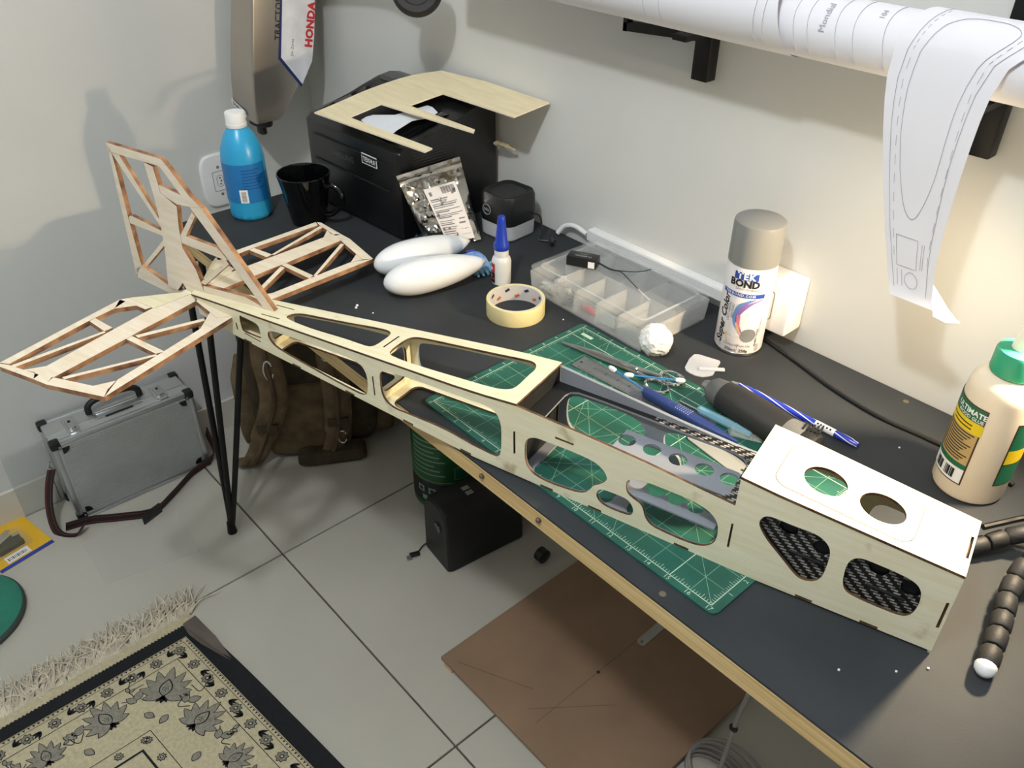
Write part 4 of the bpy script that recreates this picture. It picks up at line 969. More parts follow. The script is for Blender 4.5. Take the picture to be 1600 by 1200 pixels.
# ------------------------------------------------------------------ cube speaker
sk_ = thing('cube_speaker', 'small cube desktop speaker, black top half and light grey base', 'speaker', (-1.0140, .9020, ZT), math.radians(4))
def sq(w, d, r): return rrect(0, 0, w, d, r, 6)
b = B(); b.skin([b.ring([(x, y, z) for x, y in sq(w, w, r)]) for w, r, z in ((.066, .014, 0), (.072, .016, .003), (.0745, .017, .028))]); b.obj('base', mat('pale_grey_plastic', 'c9cacb', .4, var=.02), sk_)
b = B(); b.skin([b.ring([(x, y, z) for x, y in sq(w, w, r)]) for w, r, z in ((.0745, .017, .0283), (.0765, .018, .045), (.0745, .018, .072), (.070, .018, .078), (.060, .018, .0765), (.054, .018, .0745))]); b.obj('top_shell', mat('speaker_black', '1b1c1e', .4), sk_)
b = B(); b.skin([b.ring([(x, y, z) for x, y in sq(w, w, r)]) for w, r, z in ((.056, .018, .074), (.046, .016, .0775), (.02, .008, .0785))]); b.obj('grille', mat('grille_cloth', '26282a', .8, bump=.4, bscale=900), sk_)
b = B(); b.plate(circle(0, 0, .0095, 28), [circle(0, 0, .0084, 28)], .0006, lambda x, y, w: (-.013 + x, -.0388 - w, .050 + y), edge_mi=0)
b.add_mesh(text_mesh('DELL', .0062, .03), lambda c: (-.013 + c[0], -.0392, .0498 + c[1])); b.obj('round_logo', mat('logo_silver', 'a3a6a8', .4), sk_, smooth=False)
b = B(); b.tube(spline([(.036, .020, .040), (.052, .024, .038), (.060, .020, .018), (.062, .012, .003), (.075, .018, .002), (.085, .030, .002)], 8), .0017, 8); b.obj('cable', 'blackplastic', sk_)
b = B(); b.tube([(.080, .024, .0045), (.094, .010, .0045)], .004, 10); b.obj('cable_plug', 'blackplastic', sk_)

# ------------------------------------------------------------------ desk cables, crumbs
b = B(); b.tube(spline([(-.515, .940, ZT + .0028), (-.4425, .9211, ZT + .0028), (-.3844, .9044, ZT + .0028), (-.316, .8938, ZT + .0028), (-.255, .8975, ZT + .0028), (-.190, .8985, ZT + .0028), (-.150, .890, ZT + .0028)], 8), .0026, 8); tag(b.obj('black_cable', 'blackplastic'), 'thin black cable lying along the desk behind the pen', 'cable')
for i, (x, y) in enumerate(((-.9685, .5609), (-.964, .556), (-.9345, .5662), (-.7376, .7646), (-.8428, .5768), (-.1155, .5636), (-.0983, .588), (-.690, .7785), (-.2676, .8587), (-.150, .527))):
    b = B(); bmesh.ops.create_icosphere(b.bm, subdivisions=1, radius=.0022 if i < 2 else .0013); tag(b.obj('balsa_crumb', 'white', loc=(x, y, ZT + .0009), smooth=False), 'tiny pale crumb of wood or foam on the black desk top', 'crumb', 'crumbs on the desk')

# ------------------------------------------------------------------ wall fittings
def socket_face(b_parent, mapf, s=1.0):
    """recessed three-pin socket insert drawn with mapf(x, y, depth)"""
    b = B(); b.plate(rrect(0, 0, .024*s, .034*s, .003*s), [], .0012, lambda x, y, w: mapf(x, y, w), edge_mi=0); ins = b.obj('socket_insert', 'white', b_parent, smooth=False)
    b = B(); b.plate([(x, y) for x, y in rrect(0, 0, .0255*s, .0355*s, .003*s)], [rrect(0, 0, .0242*s, .0342*s, .003*s)], .0010, lambda x, y, w: mapf(x, y, w), edge_mi=0); b.obj('insert_gap', 'grey_print', ins, smooth=False)
    b = B(); b.plate(rrect(0, 0, .013*s, .021*s, .006*s), [rrect(0, 0, .0118*s, .0198*s, .0055*s)], .0016, lambda x, y, w: mapf(x, y, w), edge_mi=0); b.obj('socket_rim', 'grey_print', ins, smooth=False)
    for (x, y) in ((0, .0055*s), (.0018*s, 0), (0, -.0055*s)):
        b = B(); b.plate(circle(x, y, .0014*s, 12), [], .0018, lambda x, y, w: mapf(x, y, w), edge_mi=0); b.obj('pin_hole', 'black_print', ins, smooth=False)
ot = thing('wall_outlet', 'white oval wall outlet plate on the left wall behind the blue bottle', 'outlet', (XL, .716, .640))
b = B(); ov = [(.040*abs(math.cos(t))**.55*(1 if math.cos(t) > 0 else -1), .060*abs(math.sin(t))**.55*(1 if math.sin(t) > 0 else -1)) for t in [2*PI*i/48 for i in range(48)]]
b.skin([b.ring([(z, -x*k, y*k) for x, y in ov]) for k, z in ((1, 0), (1, .004), (.95, .0075), (.85, .009))]); b.obj('cover_plate', 'white', ot)
socket_face(ot, lambda x, y, w: (.009 + w, x, y), 1.25)
for y in (.031, -.031):
    b = B(); b.lathe([(.0035, 0), (.003, .001)], n=14); b.move(lambda c: (.009 + c[2], c[0], c[1] + y)); b.obj('plate_screw', 'grey_print', ot)
sx_ = thing('wall_socket_box', 'white surface-mounted socket box on the back wall behind the spray can', 'outlet', (-.5160, YB, .790))
b = B(); b.box((0, -.021, 0), (.072, .042, .078), bev=.004); b.obj('box', 'white', sx_)
socket_face(sx_, lambda x, y, w: (x - .004, -.042 - w, y), 1.2)
dc = thing('cable_duct', 'white plastic cable duct running along the back wall above the desk', 'cable duct', (0, YB, 0))
b = B(); b.box((-.7135, -.008, .7545), (.325, .016, .020), bev=.001); b.obj('channel', 'white', dc)
b = B(); b.box((-.7135, -.0165, .7545), (.325, .001, .0165)); b.obj('snap_cover', 'white', dc, smooth=False)
b = B(); b.tube(spline([(-.945, .955, ZT + .006), (-.935, .962, ZT + .020), (-.912, .962, ZT + .028), (-.882, .961, ZT + .024)], 8), .0042, 10); tag(b.obj('white_cable', 'white'), 'short thick white cable entering the end of the wall duct', 'cable')

def bracket(x, label, lip):
    t = thing('shelf_bracket', label, 'bracket', (x, YB, 0))
    b = B(); b.box((0, -.010, 1.082), (.026, .020, .075), bev=.0015); b.obj('wall_leg', 'blackmetal', t)
    b = B(); b.box((0, -.036, 1.1065), (.022, .070, .007)); b.obj('support_arm', 'blackmetal', t, smooth=False)
    if lip:
        b = B(); b.skin([b.ring([(-.012, y, z) for y, z in ((-.004, 1.092), (-.004, 1.110), (-.016, 1.110), (-.016, 1.092))]), b.ring([(-.142, y, z) for y, z in ((-.004, 1.083), (-.004, 1.094), (-.016, 1.094), (-.016, 1.083))])]); b.obj('side_arm', 'blackmetal', t, smooth=False)
        b = B(); b.box((-.139, -.010, 1.0985), (.007, .012, .031)); b.obj('arm_lip', 'blackmetal', t, smooth=False)
    b = B(); b.lathe([(.003, 0), (.0025, .001)], n=12); b.move(lambda c: (c[0], -.0205 - c[2], 1.106 + c[1])); b.obj('rivet', 'steel', t)
bracket(-.692, 'black steel bracket with a sideways arm and upturned lip under the plan roll', True)
bracket(-.322, 'black steel bracket without a side arm, beneath the unrolled end of the plan roll', False)
for x, lb_ in ((-.322, 'black slotted wall rail above the unrolled end of the plan'), (-.692, 'black slotted wall rail above the bracket with the lip')):
    t = thing('slotted_rail', lb_, 'wall rail', (x, YB, 0))
    b = B(); b.plate([(-.015, 1.122), (.015, 1.122), (.015, 2.0), (-.015, 2.0)], [rrect(0, 1.165 + .05*i, .005, .028, .002, 2) for i in range(16)], .008, lambda x, y, w: (x, -.001 - w, y), edge_mi=0); b.obj('rail', 'blackmetal', t, smooth=False)

# rolled plans on the brackets
RY, RZ = .9000, 1.1520
def sheet_roll(b, x0, x1, r, turns=1.0, a0=0.0, n=48):
    rs = []
    for x in (x0, x1): rs.append([(x, RY + (r + .0012*k/n*turns*0)*math.cos(a0 + 2*PI*turns*k/n), RZ + r*math.sin(a0 + 2*PI*turns*k/n)) for k in range(n + 1)])
    b.skin([b.ring(rs[0]), b.ring(rs[1])], close=False)
pl = thing('rolled_plan', 'long roll of white drawing plans lying on the wall brackets with one end hanging down', 'paper roll', (0, 0, 0))
b = B(); sheet_roll(b, -1.10, -.262, .0335); sheet_roll(b, -1.10, -.264, .0300, .96, .4); sheet_roll(b, -1.10, -.266, .0255, .9, 2.0); b.obj('inner_roll', 'paper', pl)
b = B(); 
rs = []
for x in (-1.12, -.530): rs.append(b.ring([(x - (.012*math.sin(2*PI*k/56) if x > -.6 else 0), RY + .001 + .0445*math.cos(2*PI*k/56*1.0), RZ + .0085 + .0435*math.sin(2*PI*k/56)) for k in range(57)]))
b.skin(rs, close=False); b.obj('outer_sheet', 'paper', pl)
SEC = [(RY + .0385*math.cos(a), RZ + .0385*math.sin(a)) for a in [math.radians(d) for d in (40, 55, 70, 85, 100, 115, 130, 145, 160, 172)]]
SEC += [(.8595, 1.130), (.8585, 1.108), (.8575, 1.083), (.857, 1.058), (.857, 1.033), (.857, 1.008), (.857, .983), (.857, .958), (.857, .938), (.855, .922), (.850, .908)]
LX = [-.383]*3 + [-.385, -.388, -.391, -.394, -.396, -.397, -.3975, -.397, -.393, -.387, -.380, -.373, -.365, -.357, -.348, -.341, -.334, -.325]
RX = [-.258]*5 + [-.260, -.265, -.272, -.281, -.288, -.295, -.2965, -.297, -.297, -.2968, -.296, -.295, -.2925, -.289, -.285, -.277]
def strip(f, k, lift=0.0): 
    k = max(0, min(len(SEC) - 1.001, k)); i = int(k); t = k - i
    y = SEC[i][0]*(1-t) + SEC[i+1][0]*t; z = SEC[i][1]*(1-t) + SEC[i+1][1]*t
    l = LX[i]*(1-t) + LX[i+1]*t; r = RX[i]*(1-t) + RX[i+1]*t
    d = Vector((0, SEC[i+1][0] - SEC[i][0], SEC[i+1][1] - SEC[i][1])).normalized(); nv = Vector((0, d.z, -d.y))
    if k > 8 and nv.y > 0 and i < 18: nv = -nv
    if i <= 8: nv = Vector((0, y - RY, z - RZ)).normalized()
    return Vector((l*(1-f) + r*f, y, z)) + nv*lift
b = B(); g = [b.ring([strip(i/12, j/3) for i in range(13)]) for j in range((len(SEC) - 1)*3)]; b.skin(g, close=False); hs = b.obj('hanging_sheet', 'paper', pl)
b = B(); b.skin([b.ring([(-.2892, .857, .938), (-.2790, .862, .925), (-.2700, .868, .912)]), b.ring([(-.2850, .855, .922), (-.2720, .862, .911), (-.2600, .871, .903)]), b.ring([(-.2770, .850, .908), (-.2660, .860, .901), (-.2560, .873, .900)])], close=False); b.obj('curled_corner', 'paper', hs)
def ink(b, pts, w=.0006, lift=.0007):
    """thin drawn line following (across, along) coordinates of the hanging sheet"""
    P = []
    for (f0, k0), (f1, k1) in zip(pts[:-1], pts[1:]):
        n = max(1, int(abs(k1 - k0)*2) + int(abs(f1 - f0)*8))
        P += [(f0 + (f1-f0)*i/n, k0 + (k1-k0)*i/n) for i in range(n)]
    P.append(pts[-1]); Q = [strip(f, k, lift) for f, k in P]
    for side in (0,):
        lo = []; hi = []
        for i, q in enumerate(Q):
            d = (Q[min(i+1, len(Q)-1)] - Q[max(i-1, 0)]); p_ = d.cross(Vector((0, -1, .25)))
            p_ = p_.normalized()*w/2 if p_.length > 1e-9 else Vector((w/2, 0, 0)); lo.append(q - p_); hi.append(q + p_)
        b.skin([b.ring(lo), b.ring(hi)], close=False)
b = B()
ink(b, [(.14, 3), (.13, 8), (.10, 12), (.10, 15), (.13, 19)]); ink(b, [(.90, 5), (.88, 9), (.84, 13), (.86, 19)])
ink(b, [(p.x, p.y) for p in spline([(.24, 13.5, 0), (.22, 12, 0), (.24, 9, 0), (.27, 6, 0), (.38, 4.7, 0), (.52, 4.5, 0), (.65, 4.7, 0), (.78, 5.8, 0), (.78, 8, 0), (.74, 11, 0), (.70, 13.6, 0), (.58, 15.0, 0), (.45, 15.4, 0), (.32, 14.9, 0), (.24, 13.5, 0)], 5)])
ink(b, [(.22, 16.2), (.62, 16.2), (.62, 17.6), (.22, 17.6), (.22, 16.2)]); ink(b, [(.70, 16.3), (.70, 17.5)]); ink(b, [(.74, 16.3), (.74, 17.5)])
ink(b, [(.22, 17.8), (.22, 18.8)]); ink(b, [(.32, 17.8), (.32, 18.8)]); ink(b, [(.52 + .14*math.cos(2*PI*i/14), 18.3 + .5*math.sin(2*PI*i/14)) for i in range(15)])
for i in range(18): ink(b, [(.17, 4 + .75*i), (.168, 4.4 + .75*i)], .0005)
for i in range(16): ink(b, [(.83, 5.5 + .75*i), (.83, 5.9 + .75*i)], .0005)
b.obj('drawn_lines', 'ink', hs, smooth=False)['kind'] = 'stuff'
b = B()
for x in (-.515, -.498, -.465, -.445, -.412): 
    P = [(x + .004*math.sin(a*2), RY + .0341*math.cos(a), RZ + .0341*math.sin(a)) for a in [math.radians(90 + 12*i) for i in range(12)]]; b.tube(P, .00028, 4)
for x in (-.72, -.695, -.56, -.548): 
    P = [(x, RY + .001 + .0452*math.cos(a), RZ + .0085 + .0442*math.sin(a)) for a in [math.radians(90 + 12*i) for i in range(12)]]; b.tube(P, .00028, 4)
b.add_mesh(text_mesh('Mondial', .010, .0), lambda c: (-.482 - c[1], RY - .0342*math.cos(.55 + c[0]/.0342), RZ + .0342*math.sin(.55 + c[0]/.0342)))
b.add_mesh(text_mesh('104', .008, .0), lambda c: (-.425 - c[1], RY - .0342*math.cos(.95 + c[0]/.0342), RZ + .0342*math.sin(.95 + c[0]/.0342)))
b.obj('roll_lines', 'ink', pl, smooth=False)['kind'] = 'stuff'
b = B(); b.plate([(RY + .0245*math.cos(a), RZ + .0245*math.sin(a)) for a in [math.radians(150 + 8*i) for i in range(12)]] + [(RY + .0215*math.cos(a), RZ + .0245*math.sin(a)) for a in [math.radians(238 - 8*i) for i in range(12)]], [], .0006, lambda x, y, w: (-.2665 + w, x, y), edge_mi=0); b.obj('red_inner_print', 'ink_red', pl, smooth=False)

# ------------------------------------------------------------------ finished silver plane hanging nose down in the corner
M['silver'] = mat('silver_lacquer', 'b4aca2', .28, .75, var=.04, vscale=5); M['silvershade'] = mat('satin_grey_lacquer', '8f8d88', .4, .3, var=.03)
hp_ = thing('hanging_silver_plane', 'silver painted model plane hanging nose down in the corner, lettered in red and blue', 'model plane', (-1.640, .776, .780))
def ring_at(z, y0, y1, x0, x1, r=.010): return [( (x0+x1)/2 + x, (y0+y1)/2 + y, z) for x, y in rrect(0, 0, x1 - x0, y1 - y0, min(r*.6, (y1-y0)*.45), 4)]
b = B(); lv = [(.002, .000, .030, -.075, -.020), (.006, -.008, .045, -.090, -.006), (.016, -.011, .055, -.098, -.001), (.037, -.012, .072, -.100, .0), (.072, -.009, .100, -.100, .0), (.117, -.004, .137, -.096, .0), (.160, .003, .147, -.093, .0), (.226, .015, .160, -.088, .0), (.40, .045, .180, -.080, 0), (.62, .080, .195, -.07, -.01)]
b.skin([b.ring(ring_at(z, y0, y1, x0, x1)) for z, y0, y1, x0, x1 in lv]); fus = b.obj('fuselage', 'silver', hp_, angle=.7)
def side_poly(name, pts, m, lift):
    b = B(); b.plate([(y - .776, z - .780) for y, z in pts], [], .0006, lambda x, y, w: (.0002 + lift + w, x, y), edge_mi=0); return b.obj(name, m, fus, smooth=False)
side_poly('blue_stripe', [(.8960, 1.20), (.8550, 1.0156), (.8328, .9075), (.8760, .8440), (.8805, .8510), (.8600, .880), (.8400, .9100), (.8600, 1.0150), (.90, 1.20)], mat('stripe_blue', '23336e', .35), 0)
side_poly('white_panel', [(.90, 1.20), (.8592, 1.0153), (.8389, .9097), (.8790, .8495), (.9080, .8911), (.9200, .9403), (.9310, 1.0058), (.955, 1.20)], mat('panel_white', 'eeedf0', .3), .0002)
b = B(); tl = math.atan2(.0259, .1007)
def vtext(body, size, y, z, bold, mi, tilt):
    me = text_mesh(body, size, bold, 0, 1.05); b.mi = mi
    b.add_mesh(me, lambda c: (.0014, y - .776 - c[1]*math.cos(tilt) + c[0]*math.sin(tilt), z - .780 + c[0]*math.cos(tilt) + c[1]*math.sin(tilt)))
vtext('HONDA', .0225, .9145, .9615, .055, 0, .245); vtext('TRACTOR', .0170, .8450, .9830, .01, 1, .20)
vtext('Jim Zyrne', .0080, .8670, .9250, 0, 1, .22)
b.obj('lettering', ['red_print', mat('dark_navy_print', '20253a', .5)], fus, smooth=False)['kind'] = 'stuff'
b = B(); 
for (x, z, w) in ((-.108, .037, .045),):
    b.plate([(-.098, .028), (-.040, .014), (-.040, .026), (-.098, .040)], [], .0006, lambda x, y, w: (x, -.0140 - w, y), edge_mi=0)
stk2 = b.obj('sticker', 'white', fus, smooth=False)
b = B(); b.add_mesh(text_mesh('DUALSKY', .0115, .03), lambda c: (c[0]*.88 - .069, -.0150, c[1]*.8 + .027 - c[0]*.23)); b.obj('sticker_lettering', 'black_print', stk2, smooth=False)
b = B(); b.lathe([(.030, 0), (.028, -.010), (.012, -.016), (.012, -.030), (.005, -.034)], n=24); b.move(lambda c: (c[0]*1.3 - .045, c[1]*.7 + .018, c[2] + .004)); b.obj('motor_mount', 'matteblack', hp_)
b = B(); b.tube(spline([(-.02, .10, .30), (.10, .105, .325), (.28, .11, .345), (.395, .105, .330)], 6), .013, 10); b.move(lambda c: (c[0], .10 + (c[1] - .10)*.35, c[2])); b.obj('landing_gear_leg', 'matteblack', hp_)
WC = Vector((-1.213, .878, 1.092)) - Vector((-1.640, .776, .780))
fw = Vector((.60, -.56, .30)).normalized(); e1 = fw.cross(Vector((0, 0, 1))).normalized(); e2 = fw.cross(e1)
b = B(); b.skin([b.ring([WC + fw*d + (e1*math.cos(2*PI*i/40) + e2*math.sin(2*PI*i/40))*r for i in range(40)]) for r, d in ((.036, -.013), (.041, -.008), (.0425, 0), (.041, .008), (.036, .013), (.026, .013), (.024, .010), (.008, .010))]); b.obj('wheel', mat('black_tyre', '1d1c1c', .6), hp_)

# ------------------------------------------------------------------ desk lamp on a flexible tripod, just beyond the glue bottle
dl = thing('flexible_tripod_lamp', 'black segmented flexible tripod lamp with white tipped feet by the glue bottle', 'lamp', (0, 0, 0))
HUB = Vector((-.030, .800, ZT + .125))
def chain(pts, r=.0092, seg=.0215):
    P = spline(pts, 14); acc = 0; out = [P[0]]
    for a, c in zip(P[:-1], P[1:]):
        acc += (c - a).length
        if acc >= seg: out.append(c); acc = 0
    for k, (a, c) in enumerate(zip(out[:-1], out[1:])):
        d = (c - a); b = B(); b.tube([a + d*.03, a + d*.10, a + d*.5, a + d*.86, a + d*.93], [r*.90, r*1.04, r*1.06, r*1.04, r*.90], 8); b.obj('leg_segment', 'segrubber', dl, angle=.9)
    return out
M['segrubber'] = mat('segment_rubber', '1f1f20', .6, bump=.15, bscale=500)
leg1 = [(-.0640, .6170, ZT + .0125), (-.0685, .6400, ZT + .0150), (-.0755, .6735, ZT + .0170), (-.0855, .7130, ZT + .0200), (-.0870, .7500, ZT + .0330), (-.0650, .7820, ZT + .0700), tuple(HUB)]
o1 = chain(leg1)
b = B(); d = (Vector(leg1[0]) - Vector(leg1[1])).normalized(); p = Vector(leg1[0]); b.tube([p + d*.000, p + d*.004, p + d*.008, p + d*.0105], [.0094, .0090, .0062, .0015], 14); b.obj('white_foot', 'white', dl)
o2 = chain([(-.1390, .7450, ZT + .0110), (-.1290, .7610, ZT + .0150), (-.1180, .7830, ZT + .0180), (-.0950, .8010, ZT + .0330), (-.0600, .8040, ZT + .0750), tuple(HUB)], .0085)
o3 = chain([(.040, .880, ZT + .0110), (.030, .860, ZT + .020), (.0, .825, ZT + .07), tuple(HUB)])
b = B(); b.tube(spline([(-.1370, .7640, ZT + .0300), (-.1268, .7833, ZT + .0310), (-.1100, .8090, ZT + .0350), (-.0700, .8300, ZT + .0600), tuple(HUB)], 6), .0032, 8); b.obj('thin_arm', 'blackmetal', dl)
b = B(); b.ball(HUB, .018); b.obj('hub', 'blackplastic', dl)
LAMP = Vector((-.100, .895, 1.030)); AIM = Vector((-.62, -.71, -.42)).normalized()
a1 = AIM.cross(Vector((0, 0, 1))).normalized(); a2 = AIM.cross(a1)
b = B(); b.tube(spline([HUB, (.010, .830, .93), (.030, .900, 1.00), (-.010, .925, 1.055), tuple(LAMP - AIM*.050)], 8), .006, 10); b.obj('neck', 'blackmetal', dl)
b = B(); b.skin([b.ring([LAMP + AIM*d + (a1*math.cos(2*PI*i/32) + a2*math.sin(2*PI*i/32))*r for i in range(32)]) for r, d in ((.008, -.052), (.020, -.048), (.028, -.030), (.030, -.020), (.027, -.020), (.010, -.034))]); b.obj('reflector', 'blackmetal', dl)
M['bulb_warm'] = glow_mat('lamp_glass_warm', (1.0, .78, .52, 1), 20.0)
b = B(); b.ball(LAMP - AIM*.016, .013); b.obj('bulb', 'bulb_warm', dl)
ld = bpy.data.lights.new('desk_lamp_light', 'SPOT'); ld.energy = DESK_LAMP_WATTS; ld.color = (1.0, .79, .52); ld.shadow_soft_size = .020; ld.spot_size = math.radians(152); ld.spot_blend = 1.0
lo = bpy.data.objects.new('desk_lamp_light', ld); lo.location = LAMP + AIM*.004; lo.rotation_euler = AIM.to_track_quat('-Z', 'Y').to_euler(); lo.parent = dl; COL.objects.link(lo)

# ------------------------------------------------------------------ aluminium case
CX0, CX1, CY0, CY1, CH_ = -1.766, -1.664, .199, .507, .222
M['alu'] = mat('ribbed_aluminium', 'b2b4b1', .42, .35, var=.03); M['aluframe'] = mat('aluminium_frame', 'c3c6c9', .3, .85, var=.03)
cs = thing('aluminium_case', 'silver ribbed aluminium equipment case with shoulder strap standing by the left wall', 'case', ((CX0+CX1)/2, (CY0+CY1)/2, 0), math.radians(-1.5))
cw, cl = CX1 - CX0, CY1 - CY0
b = B(); b.box((0, 0, CH_/2 + .002), (cw - .004, cl - .004, CH_ - .006), bev=.003); b.obj('shell', 'alu', cs)
b = B()
for i in range(44):
    z = .016 + .0044*i; b.box((cw/2 - .0016, 0, z), (.0014, cl - .030, .0020))
b.obj('panel_ribs', 'alu', cs, smooth=False)['kind'] = 'stuff'
for (c, s) in (((cw/2 - .005, 0, CH_ - .005), (.012, cl - .02, .012)), ((-cw/2 + .005, 0, CH_ - .005), (.012, cl - .02, .012)), ((cw/2 - .005, 0, .007), (.012, cl - .02, .012)), ((-cw/2 + .005, 0, .007), (.012, cl - .02, .012)), ((cw/2 - .005, -cl/2 + .005, CH_/2), (.012, .012, CH_ - .02)), ((cw/2 - .005, cl/2 - .005, CH_/2), (.012, .012, CH_ - .02)), ((-cw/2 + .005, -cl/2 + .005, CH_/2), (.012, .012, CH_ - .02)), ((-cw/2 + .005, cl/2 - .005, CH_/2), (.012, .012, CH_ - .02)), ((.010, 0, CH_ - .002), (.004, cl - .01, .005)), ((.010, -cl/2 + .001, CH_/2), (.004, .004, CH_ - .01))):
    b = B(); b.box(c, s, bev=.004 if min(s) > .01 else .001); b.obj('frame_edge', 'aluframe', cs)
for sy in (-1, 1):
    for sx in (-1, 1):
        for z in (CH_ - .008, .010):
            b = B(); b.box((sx*(cw/2 - .008), sy*(cl/2 - .008), z), (.022, .022, .021), bev=.005)
            b.lathe([(.016, 0), (.015, .0016)], n=20) if False else None
            co = b.obj('corner_cap', 'blackplastic', cs)
            b = B(); b.lathe([(.0026, 0), (.002, .001)], n=12); b.move(lambda c: (sx*(cw/2 + .003 + c[2]), sy*(cl/2 - .014) + c[0], z + c[1] - (.004 if z > .1 else -.004))); b.obj('rivet', 'steel', co)
            b = B(); b.plate([(sy*(cl/2 - .018) + .015*math.cos(a)*-sy, (z - .010 if z > .1 else z + .010) + (-.014 if z > .1 else .014)*math.sin(a)) for a in [PI/2*i/6 for i in range(7)]] + [(sy*(cl/2 - .018), (z - .010 if z > .1 else z + .010))], [], .0022, lambda x, y, w: (sx*(cw/2 - .001 + w), x, y), edge_mi=0); b.obj('corner_gusset', 'blackplastic', co, smooth=False)
for y in (-.100, .093):
    b = B(); b.box((.006, y, CH_ + .0020), (.050, .026, .003), bev=.001); lt = b.obj('latch_plate', 'chrome', cs)
    b = B(); b.box((.010, y, CH_ + .0050), (.034, .016, .006), bev=.002); b.obj('latch_lever', 'chrome', lt)
    b = B(); b.lathe([(.0035, 0), (.003, .0012)], n=14); b.move(lambda c: (c[0] + .002, c[1] + y, c[2] + CH_ + .008)); b.obj('keyhole', 'black_print', lt)
    b = B(); b.box((.036, y, CH_ - .002), (.010, .022, .010), bev=.001); b.obj('hasp', 'chrome', lt)
b = B(); b.box((.006, 0, CH_ + .0015), (.030, .104, .0025), bev=.0008); hb = b.obj('handle_base', 'aluframe', cs)
b = B(); b.tube(spline([(-.004, -.056, CH_ + .004), (-.006, -.053, CH_ + .022), (-.008, -.030, CH_ + .031), (-.008, .030, CH_ + .031), (-.006, .053, CH_ + .022), (-.004, .056, CH_ + .004)], 6), .0070, 12); b.obj('carry_handle', 'matteblack', cs)
b = B(); b.tube([(.006, -.046, CH_ + .006), (.006, .046, CH_ + .006)], .0045, 12); b.obj('hinge_bar', 'chrome', hb)
b = B(); b.box((.0215, 0, CH_ + .0008), (.006, .060, .0030)); b.obj('name_strip', 'black_print', hb, smooth=False)
def strap(pts, w, axis, parent, name='shoulder_strap'):
    """flat webbing: centre line plus a width direction"""
    P = spline(pts, 7); n = len(P)
    def ribs(name, m, off, ww, lift, par):
        b = B(); A = []; Bq = []; C_ = []; D_ = []
        for i, p in enumerate(P):
            ax = Vector(axis(i/(n - 1))).normalized(); d = (P[min(i+1, n-1)] - P[max(i-1, 0)]).normalized(); nr = d.cross(ax).normalized()
            c = p + ax*off
            A.append(c - ax*ww/2 + nr*lift); Bq.append(c + ax*ww/2 + nr*lift); C_.append(c + ax*ww/2 - nr*lift); D_.append(c - ax*ww/2 - nr*lift)
        b.skin([b.ring([A[i], Bq[i], C_[i], D_[i]]) for i in range(n)]); return b.obj(name, m, par, smooth=False)
    s_ = ribs(name, mat('black_webbing', '1b1a1b', .8, bump=.3, bscale=900), 0, w, .0010, parent)
    M.setdefault('redstitch', mat('red_stitching', '7e2a30', .7))
    for o in (-.30, .30): ribs('red_stripe', 'redstitch', o*w, .0016, .0014, s_)
    return s_
def cl_(x, y, z): 
    a = math.radians(1.5); dx, dy = x - (CX0+CX1)/2, y - (CY0+CY1)/2; return (dx*math.cos(a) - dy*math.sin(a), dx*math.sin(a) + dy*math.cos(a), z)
strap([cl_(-1.715, .188, .130), cl_(-1.713, .172, .095), cl_(-1.700, .155, .050), cl_(-1.672, .146, .016), cl_(-1.648, .152, .004), cl_(-1.625, .175, .006), cl_(-1.628, .195, .020)], .026, lambda t: (.70 - .3*t, .45, .30 + .4*t), cs)
strap([cl_(-1.655, .165, .015), cl_(-1.640, .215, .015), cl_(-1.605, .270, .015), cl_(-1.575, .330, .015), cl_(-1.600, .385, .015), cl_(-1.640, .450, .015), cl_(-1.665, .520, .020), cl_(-1.700, .528, .070)], .028, lambda t: (.28, .16, .90), cs)
b = B(); b.box(cl_(-1.572, .325, .012), (.004, .050, .030), rot=math.radians(20), bev=.001); b.obj('strap_pad', 'blackplastic', cs)
b = B(); b.tube([cl_(-1.715, .192, .128), cl_(-1.715, .184, .140), cl_(-1.715, .190, .150)], .003, 8); b.obj('strap_clip', 'chrome', cs)

# ------------------------------------------------------------------ acrylic sheets, blister card, green disc
ac = B(); ac.box((0, 0, .088), (.003, .170, .176)); a_o = ac.obj('acrylic_sheet', clear_mat('clear_acrylic', 'c8cecb', .22, .08), loc=(XL + .0135, .195, 0), smooth=False); a_o.rotation_euler = (0, 0, 0); tag(a_o, 'clear acrylic sheet leaning on the left wall behind the aluminium case', 'acrylic sheet')
b = B(); b.plate([(-1.600, .175), (-1.446, .172), (-1.405, .360), (-1.565, .375)], [], .0012, lambda x, y, w: (x, y, w + .0004), edge_mi=0); tag(b.obj('clear_film_sheet', clear_mat('clear_film', 'e6e2e0', .10, .25), smooth=False), 'thin clear plastic sheet lying flat on the floor before the case', 'plastic sheet')
yc = thing('blister_card', 'yellow and blue carded blister pack on the floor by the left wall', 'packaging', (-1.700, .062, 0), math.radians(11.3))
b = B(); b.box((0, 0, .0006), (.143, .116, .0010)); card = b.obj('card', mat('card_yellow', 'e8b62a', .5, var=.03), yc, smooth=False)
b = B(); b.box((.0660, 0, .0012), (.011, .116, .0004)); b.obj('blue_band', mat('band_blue', '26419c', .5), card, smooth=False)
b = B(); b.box((.045, -.010, .0012), (.022, .050, .0004)); b.obj('barcode_patch', 'white', card, smooth=False)
b = B()
for i in range(12): b.box((.046, -.030 + .0034*i, .0015), (.010, .0012 + .0008*(i % 3 == 0), .0002))
b.obj('barcode', 'black_print', card, smooth=False)['kind'] = 'stuff'
b = B(); b.box((.010, -.010, .008), (.032, .056, .014), bev=.003); b.obj('black_tool_part', 'blackplastic', yc)
